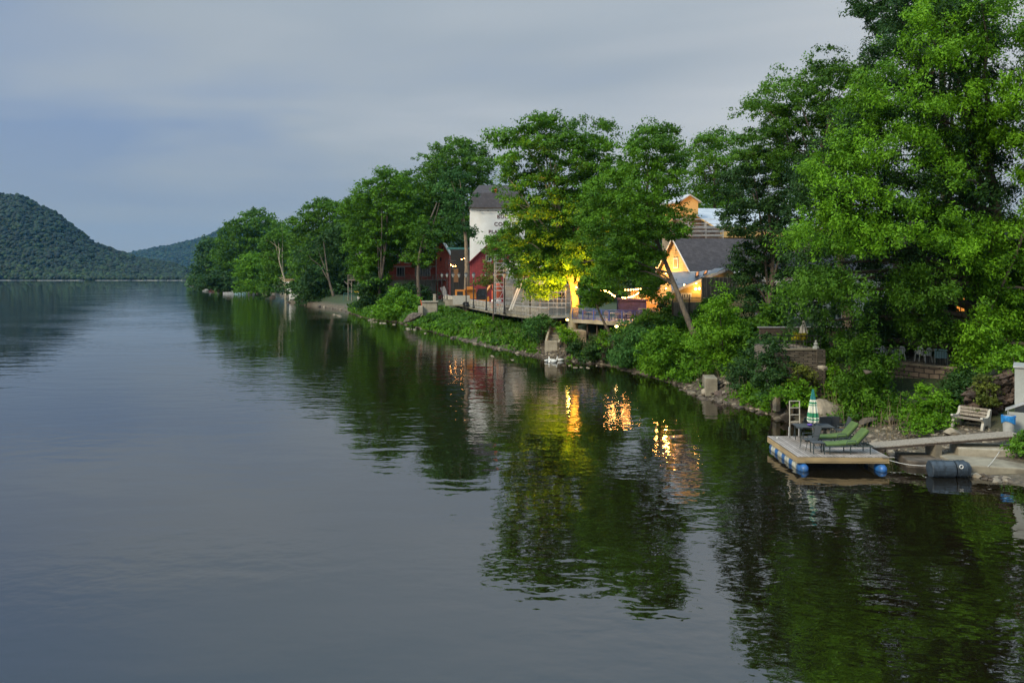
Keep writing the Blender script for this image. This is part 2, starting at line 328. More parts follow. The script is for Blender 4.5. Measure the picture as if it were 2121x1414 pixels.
def tree(name, label, poly, Y, T, rc, mat, trunk=None, r=0.35, bark='bark', group=None, nl=10, frac=(0.35, 1.0), cat='tree', **kw):
    """trunk: list of (px, py, Y) from the base up"""
    P = np.array(poly, float)
    if trunk is None:
        cx = P[:, 0].mean(); b = P[:, 1].max(); top = P[:, 1].min()
        trunk = [(cx, b+14, Y), (cx+3, b*0.7+top*0.3, Y), (cx, b*0.35+top*0.65, Y)]
    path = [W(*t) for t in trunk]; g = hgt(path[0].x, path[0].y)
    b0 = path[0].copy()
    if b0.z > g: path.insert(0, Vector((b0.x, b0.y, g-0.3)))
    elif b0.z < g-0.4: path[0].z = g-0.3
    base = Vector((path[0].x, path[0].y, path[0].z+0.3))
    o = thing(name, label, cat, base, 0, group)
    extra = kw.pop('extra', [])
    cr, CC = foliage(poly, Y, T, rc, mat, o, 'crown', **kw)
    for q in extra: foliage(q[0], q[1], q[2], rc, q[3], o, 'crown', **kw)
    k = len(path); rads = [r*(1-0.75*i/(k-1)) for i in range(k)]; rads[0] = r*1.25
    mb = MB(); 
    # smooth the trunk path
    pts = []; rr = []
    for i in range(k-1):
        for j in range(4):
            t = j/4; p0, p1, p2, p3 = path[max(i-1, 0)], path[i], path[i+1], path[min(i+2, k-1)]
            q = 0.5*((2*p1)+(p2-p0)*t+(2*p0-5*p1+4*p2-p3)*t*t+(3*p1-p0-3*p2+p3)*t**3)
            pts.append(q); rr.append(rads[i]*(1-t)+rads[i+1]*t)
    pts.append(path[-1]); rr.append(rads[-1])
    mb.tube(pts, rr, 9); limbs(mb, pts, rr, CC, nl, frac, r0=r*0.5)
    mb.build('trunk', bark, o, world=True, smooth=True); return o
def shrub(name, label, poly, Y, T, rc, mat, group='shrubs along the river bank', **kw):
    P = np.array(poly, float); cx = P[:, 0].mean(); x = (cx-CX)*Y/F; g = hgt(x, Y)
    o = thing(name, label, 'shrub', (x, Y, g), 0, group)
    cr, CC = foliage(poly, Y, T, rc, mat, o, 'foliage', **kw)
    mb = MB(); base = Vector((x, Y, g-0.2))
    for i in rng.choice(len(CC), min(9, len(CC)), replace=False):
        t = Vector(CC[i]); m = base.lerp(t, 0.5)+Vector((0, 0, 0.3)); mb.tube([base, m, t], [0.05, 0.03, 0.012], 4, False)
    mb.build('stem', 'bark', o, world=True); return o
# ---------------------------------------------------------------- shoreline and terrain
SH = [(-60, 30), (10, 21), (20, 20.5), (30, 19.6), (32, 18.9), (34, 17.8), (38, 17.0), (40, 16.3), (42, 15.6), (45.5, 15), (48, 14.3), (52.8, 12.5), (59, 12.1), (65, 10.6), (72, 8.3), (77.6, 3.3),
      (92, -3.4), (119, -13), (137, -19), (150, -27), (194, -42), (236, -66), (314, -88), (357, -106), (400, -128), (455, -155), (500, -176), (733, -300), (1000, -250), (1400, 200), (1700, 600)]
def xs(Y): return lerp(SH, Y)
BW = [(20, 5), (40, 5), (43, 3), (46, 2), (56, 1.3), (62, 2.6), (95, 3.0), (120, 1.5), (200, 0.5), (1000, 0.5)]
TP = [(20, 2.8), (50, 2.8), (58, 4.0), (70, 4.2), (77, 3.3), (90, 3.0), (150, 3.0), (1000, 3)]
RW = [(20, 3.6), (38, 4), (41, 8), (47, 8), (52, 4), (60, 4.0), (73, 4.5), (79, 8), (90, 10), (120, 13), (150, 13), (170, 6), (1000, 8)]
def hgt(X, Y):
    d = X-xs(Y); b = lerp(BW, Y); tp = lerp(TP, Y)
    if d < 0: return max(-2.5, d*0.3)
    z = 0.9*min(d/b, 1); t = min(max((d-b)/lerp(RW, Y), 0), 1); z += (tp-0.9)*t*t*(3-2*t)
    z += 0.05*max(0, min(d-60, 500))
    return z+0.10*noise.noise(Vector((X*0.5, Y*0.5, 0)))*min(1, d/2)
# ---------------------------------------------------------------- world: overcast dusk sky
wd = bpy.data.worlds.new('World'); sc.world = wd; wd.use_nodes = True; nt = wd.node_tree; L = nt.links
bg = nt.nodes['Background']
SUN_EL, SUN_AZ = 38.0, -125.0
sky = nt.nodes.new('ShaderNodeTexSky'); sky.sky_type = 'NISHITA'; sky.sun_disc = False
sky.sun_elevation = R(SUN_EL); sky.sun_rotation = R(SUN_AZ)
tc = nt.nodes.new('ShaderNodeTexCoord'); sep = nt.nodes.new('ShaderNodeSeparateXYZ'); L.new(tc.outputs['Generated'], sep.inputs[0])
def math_(op, a, b=None, clamp=False):
    m = nt.nodes.new('ShaderNodeMath'); m.operation = op; m.use_clamp = clamp
    for i, x in enumerate((a, b)):
        if x is None: continue
        if isinstance(x, (int, float)): m.inputs[i].default_value = x
        else: L.new(x, m.inputs[i])
    return m.outputs[0]
# cloud sheet: direction projected on a flat layer, stretched
den = math_('ADD', math_('MAXIMUM', sep.outputs[2], 0.0), 0.12)
cx_ = math_('DIVIDE', sep.outputs[0], den); cy_ = math_('DIVIDE', sep.outputs[1], den)
cmb = nt.nodes.new('ShaderNodeCombineXYZ'); L.new(cx_, cmb.inputs[0]); L.new(cy_, cmb.inputs[1])
mp = nt.nodes.new('ShaderNodeMapping'); mp.inputs['Scale'].default_value = (0.55, 1.0, 1); mp.inputs['Rotation'].default_value = (0, 0, R(18)); mp.inputs['Location'].default_value = (3.1, 1.7, 0)
L.new(cmb.outputs[0], mp.inputs[0])
n1 = nt.nodes.new('ShaderNodeTexNoise'); n1.inputs['Scale'].default_value = 0.85; n1.inputs['Detail'].default_value = 3.5; n1.inputs['Roughness'].default_value = 0.5; n1.inputs['Distortion'].default_value = 0.4
L.new(mp.outputs[0], n1.inputs['Vector'])
# left-right: blue on the left, paler to the right
lr = nt.nodes.new('ShaderNodeMapRange'); lr.inputs['From Min'].default_value = -0.6; lr.inputs['From Max'].default_value = 0.45
L.new(sep.outputs[0], lr.inputs['Value'])
mixf = math_('ADD', math_('MULTIPLY', lr.outputs[0], 1.35), math_('MULTIPLY', math_('SUBTRACT', n1.outputs['Fac'], 0.55), 1.7), True)
cr = nt.nodes.new('ShaderNodeValToRGB'); e = cr.color_ramp.elements
e[0].position = 0.0; e[0].color = (0.225, 0.315, 0.485, 1); e[1].position = 1.0; e[1].color = (0.56, 0.585, 0.60, 1)
m_ = cr.color_ramp.elements.new(0.5); m_.color = (0.375, 0.43, 0.485, 1)
L.new(mixf, cr.inputs[0])
# near the horizon it settles to an even grey-blue
hz = nt.nodes.new('ShaderNodeMapRange'); hz.inputs['From Min'].default_value = 0.0; hz.inputs['From Max'].default_value = 0.20; L.new(sep.outputs[2], hz.inputs['Value'])
mh = nt.nodes.new('ShaderNodeMixRGB'); mh.inputs[1].default_value = (0.30, 0.348, 0.378, 1); L.new(hz.outputs[0], mh.inputs[0]); L.new(cr.outputs[0], mh.inputs[2])
# higher cloud deck is a little deeper blue-grey
hb = nt.nodes.new('ShaderNodeMapRange'); hb.inputs['From Min'].default_value = 0.27; hb.inputs['From Max'].default_value = 0.50; hb.inputs['To Max'].default_value = 0.75; L.new(sep.outputs[2], hb.inputs['Value'])
mb_ = nt.nodes.new('ShaderNodeMixRGB'); mb_.inputs[2].default_value = (0.22, 0.33, 0.43, 1); L.new(hb.outputs[0], mb_.inputs[0]); L.new(mh.outputs[0], mb_.inputs[1])
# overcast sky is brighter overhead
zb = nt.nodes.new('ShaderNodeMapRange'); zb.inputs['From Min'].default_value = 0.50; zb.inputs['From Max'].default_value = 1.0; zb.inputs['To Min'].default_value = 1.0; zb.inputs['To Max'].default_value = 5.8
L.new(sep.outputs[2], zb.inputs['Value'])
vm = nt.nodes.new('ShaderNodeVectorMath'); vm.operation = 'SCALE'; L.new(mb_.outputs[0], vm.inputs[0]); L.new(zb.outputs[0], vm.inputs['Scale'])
# thin share of the clear Nishita sky behind the cloud
vs = nt.nodes.new('ShaderNodeVectorMath'); vs.operation = 'SCALE'; L.new(sky.outputs[0], vs.inputs[0]); vs.inputs['Scale'].default_value = 0.003
va = nt.nodes.new('ShaderNodeVectorMath'); va.operation = 'ADD'; L.new(vm.outputs[0], va.inputs[0]); L.new(vs.outputs[0], va.inputs[1])
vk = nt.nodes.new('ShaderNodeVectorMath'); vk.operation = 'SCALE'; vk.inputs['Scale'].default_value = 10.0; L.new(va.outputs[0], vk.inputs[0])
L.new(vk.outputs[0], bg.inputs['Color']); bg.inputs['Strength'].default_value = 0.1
sl = bpy.data.lights.new('sun', 'SUN'); so = bpy.data.objects.new('sun', sl); col.objects.link(so)
sl.energy = 3.9; sl.angle = R(20); sl.color = (1.0, 0.90, 0.68)
az = R(SUN_AZ); dirv = Vector((math.sin(az)*math.cos(R(SUN_EL)), math.cos(az)*math.cos(R(SUN_EL)), math.sin(R(SUN_EL))))
so.rotation_euler = dirv.to_track_quat('Z', 'Y').to_euler(); so.location = dirv*50
sc.view_settings.view_transform = 'Standard'; sc.view_settings.look = 'None'; sc.view_settings.exposure = 0; sc.view_settings.gamma = 1
# ---------------------------------------------------------------- water
m, nt, b = newmat('river_water'); M['water'] = m; L = nt.links
b.inputs['Base Color'].default_value = (0.006, 0.0045, 0.002, 1); b.inputs['Roughness'].default_value = 0.008
b.inputs['IOR'].default_value = 2.8; b.inputs['Specular IOR Level'].default_value = 0.6
tcn = nt.nodes.new('ShaderNodeTexCoord')
def wn(sc_, stretch, rot, detail, dist=0.0, rough=0.5):
    mp = nt.nodes.new('ShaderNodeMapping'); mp.inputs['Scale'].default_value = stretch; mp.inputs['Rotation'].default_value = (0, 0, R(rot)); L.new(tcn.outputs['Object'], mp.inputs[0])
    n = nt.nodes.new('ShaderNodeTexNoise'); n.inputs['Scale'].default_value = sc_; n.inputs['Detail'].default_value = detail; n.inputs['Distortion'].default_value = dist
    n.inputs['Roughness'].default_value = rough; L.new(mp.outputs[0], n.inputs['Vector']); return n.outputs['Fac']
def mth(op, a, b_=None, c=False):
    q = nt.nodes.new('ShaderNodeMath'); q.operation = op; q.use_clamp = c
    for i, x in enumerate((a, b_)):
        if x is None: continue
        if isinstance(x, (int, float)): q.inputs[i].default_value = x
        else: L.new(x, q.inputs[i])
    return q.outputs[0]
h1 = wn(1.5, (0.6, 1.0, 1), 12, 1.5, 0.3)        # small wavelets
h2 = wn(0.45, (0.45, 1.0, 1), -8, 1.0, 0.5)      # longer undulation
h3 = wn(3.6, (0.8, 1.0, 1), 30, 1, 0.2)
pt = wn(0.06, (0.6, 1.0, 1), 20, 2, 0.6)         # calm and ruffled patches
ptr = nt.nodes.new('ShaderNodeMapRange'); ptr.inputs['From Min'].default_value = 0.42; ptr.inputs['From Max'].default_value = 0.62; ptr.inputs['To Min'].default_value = 0.25; ptr.inputs['To Max'].default_value = 1.0
L.new(pt, ptr.inputs['Value'])
hh = mth('ADD', mth('MULTIPLY', mth('ADD', mth('MULTIPLY', h1, 0.024), mth('MULTIPLY', h3, 0.007)), ptr.outputs[0]), mth('MULTIPLY', h2, 0.024))
bn = nt.nodes.new('ShaderNodeBump'); bn.inputs['Strength'].default_value = 1.0; bn.inputs['Distance'].default_value = 1.0
WAVE = mth('MULTIPLY', hh, 1.0); L.new(WAVE, bn.inputs['Height']); L.new(bn.outputs[0], b.inputs['Normal'])
mb = MB(); mb.add([(-5000, -200, 0), (5000, -200, 0), (5000, 9000, 0), (-5000, 9000, 0)], [(0, 1, 2, 3)])
tag(mb.build('river_water', 'water'), kind='structure')
# ---------------------------------------------------------------- river bank terrain
m, nt, b = newmat('bank_soil'); M['soil'] = m; L = nt.links
v = coords(nt); f1 = tex_noise(nt, v, 0.7, 6); f2 = tex_noise(nt, v, 5.0, 5)
cA = ramp2(nt, f2, (0.13, 0.10, 0.07), (0.055, 0.043, 0.03)); cB = ramp2(nt, f2, (0.015, 0.030, 0.008), (0.035, 0.05, 0.016))
geo = nt.nodes.new('ShaderNodeSeparateXYZ'); L.new(v, geo.inputs[0])
mr = nt.nodes.new('ShaderNodeMapRange'); mr.inputs['From Min'].default_value = 0.75; mr.inputs['From Max'].default_value = 1.5; L.new(geo.outputs[2], mr.inputs['Value'])
q = nt.nodes.new('ShaderNodeMath'); q.operation = 'MULTIPLY_ADD'; q.use_clamp = True; L.new(f1, q.inputs[0]); q.inputs[1].default_value = 1.6; q.inputs[2].default_value = -0.7
q2 = nt.nodes.new('ShaderNodeMath'); q2.operation = 'ADD'; q2.use_clamp = True; L.new(q.outputs[0], q2.inputs[0]); L.new(mr.outputs[0], q2.inputs[1])
mx = nt.nodes.new('ShaderNodeMixRGB'); L.new(q2.outputs[0], mx.inputs[0]); L.new(cA, mx.inputs[1]); L.new(cB, mx.inputs[2])
L.new(mx.outputs[0], b.inputs['Base Color']); b.inputs['Roughness'].default_value = 0.95; bump(nt, b, f2, 0.9, 0.12)
Ys = [-60, -20, 0, 10]+[18+i*0.8 for i in range(60)]+[66*(1.028**i) for i in range(118)]
Ds = [-12, -4, -1.5, -0.6, 0, 0.3, 0.6, 1, 1.5, 2, 2.5, 3, 3.5, 4, 4.5, 5, 5.5, 6, 7, 8, 9.5, 12, 16, 24, 40, 60, 90, 140, 200, 350, 700, 1500, 3000]
vs_, fs_ = [], []
for i, Y in enumerate(Ys):
    for d in Ds:
        x = xs(Y)+d; jit = 0.35*noise.noise(Vector((Y*0.35, d*0.2, 3)))*(1 if abs(d) < 9 else 0)
        vs_.append((x+jit, Y, hgt(x, Y)))
nD = len(Ds)
for i in range(len(Ys)-1):
    for j in range(nD-1): fs_.append((i*nD+j, i*nD+j+1, (i+1)*nD+j+1, (i+1)*nD+j))
mb = MB(); mb.add(vs_, fs_); tag(mb.build('riverbank', 'soil', smooth=True), kind='structure')
# ---------------------------------------------------------------- far hills with their woods
def hill(name, sil, Y0, Y1, mat):
    """sil: skyline (px,py); surface climbs from the shore at Y0 to the skyline at Y1 and falls behind"""
    vs, fs = [], []; n = 0; pxs = np.linspace(sil[0][0], sil[-1][0], 90); T = [0, 0.02, 0.1, 0.2, 0.35, 0.5, 0.65, 0.8, 0.9, 1.0, 1.2, 1.6]
    def pt(px, t):
        top = max(0.5, H-(lerp(sil, px)-HY)*Y1/F-10); Y = Y0+(Y1-Y0)*t
        z = top*(t**0.85 if t <= 1 else max(0, 1-(t-1)*0.8)); z += 10*noise.noise(Vector((px*0.02, t*5, Y0)))*min(t*3, 1)*(1 if t < 0.8 else max(0, 2-t*1.25))*min(1, top/60)
        return ((px-CX)*Y/F, Y, z-0.5 if t > 0 else -1.0)
    for px in pxs:
        for t in T: vs.append(pt(px, t))
    k = len(T)
    for i in range(len(pxs)-1):
        for j in range(k-1): fs.append((i*k+j, i*k+j+1, (i+1)*k+j+1, (i+1)*k+j))
    mb = MB(); mb.add(vs, fs); tag(mb.build(name, mat, smooth=True), kind='structure'); return pt
SIL1 = [(-1500, 470), (-900, 420), (-450, 380), (-150, 388), (0, 394), (40, 398), (75, 415), (120, 437), (150, 462), (190, 494), (215, 507), (250, 518), (290, 530), (340, 537), (375, 546), (400, 562), (430, 572), (520, 574)]
SIL2 = [(150, 560), (220, 540), (275, 520), (300, 517), (350, 508), (400, 496), (430, 486), (460, 474), (520, 462), (620, 470), (800, 480), (1100, 470), (1500, 480)]
hp1 = hill('wooded_hill', SIL1, 1650, 2050, 'soil'); hp2 = hill('distant_hill', SIL2, 3900, 4700, 'soil')
def ico_forest(name, pf, pr, n, r, dens_t, seed, mat, label, sub2=False):
    rg = np.random.default_rng(seed); ph = (1+5**.5)/2
    base = np.array([(-1,ph,0),(1,ph,0),(-1,-ph,0),(1,-ph,0),(0,-1,ph),(0,1,ph),(0,-1,-ph),(0,1,-ph),(ph,0,-1),(ph,0,1),(-ph,0,-1),(-ph,0,1)], float); base /= np.linalg.norm(base[0])
    fc = np.array([(0,11,5),(0,5,1),(0,1,7),(0,7,10),(0,10,11),(1,5,9),(5,11,4),(11,10,2),(10,7,6),(7,1,8),(3,9,4),(3,4,2),(3,2,6),(3,6,8),(3,8,9),(4,9,5),(2,4,11),(6,2,10),(8,6,7),(9,8,1)])
    # one subdivision
    vv = [tuple(p) for p in base]; cache = {}; f2 = []
    def mid(a, c):
        k = (min(a, c), max(a, c))
        if k not in cache:
            p = np.array(vv[a])+np.array(vv[c]); p /= np.linalg.norm(p); vv.append(tuple(p)); cache[k] = len(vv)-1
        return cache[k]
    for a, b_, c in (fc if sub2 else []):
        x, y, z = mid(a, b_), mid(b_, c), mid(c, a); f2 += [(a, x, z), (b_, y, x), (c, z, y), (x, y, z)]
    bv = np.array(vv); bf = np.array(f2) if sub2 else fc; nv = len(bv)
    C = []; 
    for _ in range(n):
        px = rg.uniform(*pr); t = dens_t(rg.random()); p = pf(px, t); C.append(p)
    C = np.array(C); rr = r*rg.uniform(0.4, 1.0, n)**1.5*1.7; 
    V = bv[None]*(rr[:, None, None]*(1+rg.uniform(-0.35, 0.30, (n, nv, 1)))); V[..., 2] *= rg.uniform(0.55, 1.0, (n, 1)); V = V+C[:, None, :]+np.array([0, 0, 1.0])*(rr*0.5)[:, None, None]
    Fc = (bf[None]+(np.arange(n)*nv)[:, None, None]).reshape(-1, 3)
    me = bpy.data.meshes.new(name); me.vertices.add(n*nv); me.vertices.foreach_set('co', V.reshape(-1).astype(np.float32))
    me.loops.add(len(Fc)*3); me.loops.foreach_set('vertex_index', Fc.reshape(-1).astype(np.int32)); me.polygons.add(len(Fc)); me.polygons.foreach_set('loop_start', np.arange(0, len(Fc)*3, 3, dtype=np.int32)); me.update(calc_edges=True)
    a = me.attributes.new('tone', 'FLOAT', 'POINT'); tn = rg.random(n)**1.8
    a.data.foreach_set('value', np.repeat(tn, nv).astype(np.float32))
    o = link(name, me, mat); tag(o, label, 'woodland', kind='stuff')
ico_forest('hillside_forest', hp1, (-900, 440), 26000, 4.6, lambda u: u*1.06, 1, 'forest', 'dense dark forest covering the steep hill on the far bank')
ico_forest('shoreline_forest', hp1, (-400, 425), 3000, 4.2, lambda u: u*0.09, 3, 'forest_shore', 'lighter green trees massed along the far shore below the hill')
ico_forest('distant_forest', hp2, (200, 620), 11000, 8.5, lambda u: u*1.05, 2, 'forest', 'blue hazy forest on the distant ridge behind the river bend')
# white water at the wing dam, thin broken bands
mb = MB(); random.seed(5)
x = -1300.0
while x < -560:
    w = random.uniform(15, 90); y0 = 1440+random.uniform(-6, 6); pts = []
    for i in range(9): pts.append((x+w*i/8, y0+random.uniform(0, 10), 0.35))
    for i in range(9): pts.append((x+w*(8-i)/8, y0+14+random.uniform(0, 14), 0.35))
    mb.prism(pts, (0, 0, 0.3)); x += w+random.choice([2, 5, 12, 30])
M['foam'] = pm('white_water_foam', (0.75, 0.75, 0.75), (0.45, 0.48, 0.5), 0.5, 0.8, 0)
tag(mb.build('white_water', 'foam'), kind='structure')
# ---------------------------------------------------------------- haze
def haze():
    mb = MB(); mb.box2((-3600, -150, -4), (2600, 7200, 420)); m = bpy.data.materials.new('haze'); m.use_nodes = True; nt = m.node_tree
    nt.nodes.remove(nt.nodes['Principled BSDF']); pv = nt.nodes.new('ShaderNodeVolumePrincipled')
    pv.inputs['Color'].default_value = (0.14, 0.50, 1.0, 1); pv.inputs['Density'].default_value = 0.00003; pv.inputs['Anisotropy'].default_value = 0.0
    nt.links.new(pv.outputs[0], nt.nodes['Material Output'].inputs['Volume'])
    M['haze'] = m; tag(mb.build('haze', 'haze'), kind='stuff')
import os
if not os.environ.get('NOHAZE'): haze()
# ---------------------------------------------------------------- trees on the right bank, far to near
GT = 'trees along the right bank'
# woodland closing the view behind the town
o, _ = foliage([(590, 600), (640, 500), (700, 455), (780, 430), (860, 400), (1010, 420), (1060, 610), (700, 612)], 225, 12, 3.2, 'leaf_dark', name='woodland', lpx=2.8, lai=4, k=3, base=(-20, 225, 4))
tag(o, 'dark woodland mass behind the brick building and the far trees', 'woodland', kind='stuff')
o, _ = foliage([(1000, 620), (1040, 420), (1200, 400), (1440, 385), (1530, 380), (1600, 430), (2180, 450), (2180, 720), (1500, 640)], 165, 10, 3.0, 'leaf_mid', name='woodland', lpx=2.8, lai=4, k=3, base=(40, 165, 4))
tag(o, 'green wooded slope closing the view behind the unfinished building', 'woodland', kind='stuff')
tree('broadleaf_tree', 'small dark tree at the far tip of the right bank by the river bend', [(386, 597), (392, 578), (400, 545), (407, 512), (425, 492), (448, 486), (464, 500), (466, 600), (430, 602)], 500, 9, 2.6, 'leaf_far', r=0.5, group=GT, lpx=2.2, k=2.4, lai=6)
tree('broadleaf_tree', 'broad rounded tree with spiky top, second from the far tip of the bank', [(448, 603), (438, 530), (455, 482), (475, 455), (500, 440), (512, 428), (520, 434), (545, 427), (552, 440), (575, 452), (592, 470), (600, 520), (570, 560), (550, 606)], 430, 12, 2.3, 'leaf_mid', r=0.6, group=GT, lpx=2.2, k=2.4, lai=6)
tree('broadleaf_tree', 'bright yellow green low tree over the moored boats', [(488, 606), (488, 560), (494, 540), (508, 522), (532, 521), (548, 540), (552, 575), (545, 606)], 345, 6, 1.8, 'leaf_bright', r=0.35, group=GT, lpx=2.2, k=2.6, lai=6)
tree('broadleaf_tree', 'low dark tree hanging over the water left of the moored boats', [(400, 600), (415, 575), (440, 560), (470, 565), (500, 575), (540, 585), (545, 609), (470, 606)], 370, 6, 1.6, 'leaf_dark', r=0.35, group=GT, lpx=2.2, k=2.4, lai=6)
tree('sycamore_tree', 'round tree with a pale forked trunk above the white boathouse', [(540, 604), (545, 560), (541, 500), (552, 480), (575, 470), (602, 472), (614, 500), (612, 560), (602, 580), (575, 606), (552, 616)], 290, 6, 1.7, 'leaf_mid', [(592, 590, 282), (584, 560, 282), (578, 537, 282), (580, 515, 283)], 0.45, 'bark_pale', GT, lpx=2.2, k=2.0, lai=5)
tree('sycamore_tree', 'tall tree with drooping branch on its upper left, right of the white boathouse', [(606, 612), (602, 560), (603, 510), (606, 470), (590, 455), (612, 444), (640, 418), (668, 407), (692, 411), (722, 425), (746, 460), (742, 530), (722, 560), (700, 590), (665, 600), (655, 622), (625, 618)], 235, 6, 1.45, 'leaf_mid', [(692, 628, 213), (684, 590, 214), (678, 560, 216), (670, 500, 222)], 0.4, 'bark', GT, nl=3, lpx=2.3, k=2.0, lai=5, extra=[([(608,600),(612,540),(650,505),(700,510),(728,545),(715,590),(665,612)],229,3,'leaf_mid')])
tree('broadleaf_tree', 'dark tree filling the skyline gap left of the tree over the brick building', [(688, 605), (690, 470), (703, 425), (735, 398), (770, 405), (790, 470), (780, 600)], 250, 5, 1.6, 'leaf_mid', r=0.4, group=GT, lpx=2.4, k=1.8, lai=5)
tree('broadleaf_tree', 'dark tree in the notch between the two big trees over the brick building', [(810, 540), (812, 400), (830, 355), (862, 345), (890, 380), (890, 540)], 215, 5, 1.5, 'leaf_mid', r=0.4, group=GT, lpx=2.4, k=1.8, lai=5)
tree('sycamore_tree', 'full tree hiding the left half of the red brick building', [(716, 520), (706, 440), (722, 400), (752, 375), (790, 350), (812, 345), (838, 365), (862, 420), (882, 480), (875, 515), (850, 525), (828, 535), (805, 560), (800, 612), (770, 628), (752, 596), (735, 556)], 168, 6, 1.25, 'leaf_syc', [(782, 640, 160), (788, 590, 161), (800, 500, 164), (802, 430, 166)], 0.45, 'bark', GT, lpx=2.4, k=1.8, lai=5, extra=[([(738,565),(750,500),(790,485),(803,540),(798,600),(770,622)],165,3,'leaf_syc')])
tree('sycamore_tree', 'tall wide tree behind the left side of the white tower', [(852, 545), (848, 430), (862, 375), (880, 320), (905, 295), (935, 285), (965, 283), (1000, 292), (1022, 330), (1020, 400), (975, 420), (968, 470), (930, 492), (905, 508), (895, 545), (868, 552)], 172, 7, 1.3, 'leaf_mid', [(868, 612, 155), (866, 560, 156), (875, 500, 158), (905, 420, 165)], 0.5, 'bark', GT, lpx=2.4, k=1.7, lai=4.8, nl=4, extra=[([(845,540),(855,470),(885,440),(908,470),(902,505),(895,548),(868,552)],160,3,'leaf_mid')])
tree('sycamore_tree', 'stout patchy brown trunk with a bare limb to its left beside the white tower', [(930, 480), (905, 430), (900, 380), (920, 345), (960, 340), (972, 370), (970, 440), (985, 490), (960, 505)], 128, 2.5, 1.0, 'leaf_blue', [(967, 604, 127), (967, 560, 127), (965, 500, 127.5), (958, 440, 128)], 0.62, 'bark_brown', GT, nl=5, frac=(0.7, 1), lpx=2.4, k=0.8, lai=3)
tree('broadleaf_tree', 'airy tree seen against the sky between the two tall trees and the dark maple', [(1415, 380), (1422, 300), (1452, 275), (1490, 260), (1532, 278), (1560, 330), (1550, 410), (1500, 430), (1440, 425)], 128, 5, 1.2, 'leaf_syc', [(1490, 560, 128), (1480, 400, 128), (1485, 330, 128)], 0.4, 'bark', GT, lpx=2.4, k=1.5, lai=3.4)
tree('olive_green_tree', 'small olive leaved tree in front of the dark red barn', [(990, 590), (1000, 560), (1005, 520), (1020, 500), (1042, 505), (1042, 575), (1010, 600)], 104, 1.6, 0.8, 'leaf_olive', [(1022, 612, 104), (1022, 560, 104)], 0.12, 'bark', GT, lpx=2.4, k=1.3, lai=3)
tree('broadleaf_tree', 'slender green tree whose top crosses the lower lettering of the white tower', [(995, 505), (1015, 480), (1045, 470), (1075, 480), (1100, 520), (1130, 560), (1120, 600), (1080, 612), (1060, 560), (1030, 540)], 97, 2.2, 0.8, 'leaf_mid', [(1098, 640, 96), (1095, 590, 96), (1075, 530, 97)], 0.16, 'bark', GT, lpx=2.5, k=1.4, lai=3.6)
tree('sycamore_tree', 'tall floodlit tree glowing yellow low down, its trunks splitting above the blue railing', [(1012, 262), (1040, 250), (1062, 272), (1082, 270), (1080, 235), (1105, 218), (1140, 228), (1172, 210), (1192, 235), (1185, 280), (1215, 272), (1225, 245), (1245, 235), (1285, 240), (1268, 262), (1272, 300), (1300, 345), (1290, 420), (1250, 480), (1240, 540), (1215, 580), (1165, 600), (1120, 618), (1092, 580), (1090, 540), (1055, 520), (1046, 490), (1052, 430), (1035, 380), (1040, 330), (1022, 300)], 84, 4, 0.95, 'leaf_syc', [(1187, 662, 83), (1192, 630, 83.3), (1186, 590, 83.6), (1172, 545, 84), (1160, 450, 84.3), (1150, 340, 84.5)], 0.55, 'bark_pale', GT, nl=22, frac=(0.45, 1), lpx=2.6, extra=[([(1100, 600), (1105, 540), (1130, 490), (1180, 470), (1235, 480), (1248, 530), (1225, 575), (1195, 585), (1165, 580), (1150, 610), (1115, 625)], 82.5, 1.2, 'leaf_syc')], k=1.45, lai=4.6)
tree('sycamore_tree', 'tall tree on a long leaning trunk crossing in front of the lit yellow house', [(1205, 500), (1200, 420), (1225, 370), (1262, 345), (1295, 330), (1288, 295), (1325, 268), (1350, 250), (1385, 246), (1412, 275), (1422, 330), (1408, 385), (1420, 430), (1428, 465), (1402, 500), (1378, 500), (1368, 540), (1380, 590), (1365, 625), (1340, 632), (1332, 580), (1285, 576), (1240, 570), (1212, 530)], 67, 4.5, 0.85, 'leaf_syc', [(1448, 712, 61), (1432, 680, 61.5), (1405, 610, 63), (1385, 560, 64.5), (1362, 500, 65.5), (1340, 430, 66.5), (1345, 340, 67)], 0.30, 'bark', GT, nl=12, frac=(0.72, 1), lpx=2.6, k=1.6, lai=5)
tree('small_leaning_tree', 'small tree leaning left over the end of the blue railed deck', [(1203, 600), (1208, 560), (1232, 538), (1262, 540), (1288, 565), (1292, 600), (1268, 618), (1245, 640), (1222, 645)], 74.5, 1.8, 0.65, 'leaf_syc', [(1270, 722, 72.5), (1262, 690, 73), (1245, 655, 73.5), (1232, 620, 74)], 0.24, 'bark', GT, nl=4, frac=(0.8, 1), lpx=2.6, k=1.4, lai=4.5)
tree('maple_tree', 'very dark layered tree between the lit house and the big bright tree', [(1492, 420), (1500, 370), (1522, 330), (1560, 300), (1620, 300), (1670, 340), (1680, 420), (1650, 500), (1650, 580), (1645, 640), (1620, 672), (1570, 684), (1535, 650), (1505, 610), (1515, 560), (1530, 500), (1500, 470)], 64, 3.5, 0.8, 'leaf_dark', [(1590, 730, 60), (1592, 640, 61), (1600, 540, 62), (1590, 420, 63)], 0.3, 'bark', GT, nl=24, lpx=2.7, k=1.35, lai=4.4, flat=0.5)
tree('maple_tree', 'mid green tree with bare twigs poking out of its top against the sky', [(1545, 195), (1582, 170), (1620, 150), (1650, 143), (1680, 160), (1688, 112), (1712, 98), (1735, 112), (1765, 108), (1810, 150), (1800, 300), (1720, 400), (1640, 400), (1590, 330), (1545, 360), (1532, 300), (1560, 250)], 60, 4, 0.85, 'leaf_mid', [(1760, 740, 58), (1745, 560, 58), (1720, 420, 59), (1700, 290, 60)], 0.4, 'bark', GT, nl=26, lpx=2.7, k=1.25, lai=4)
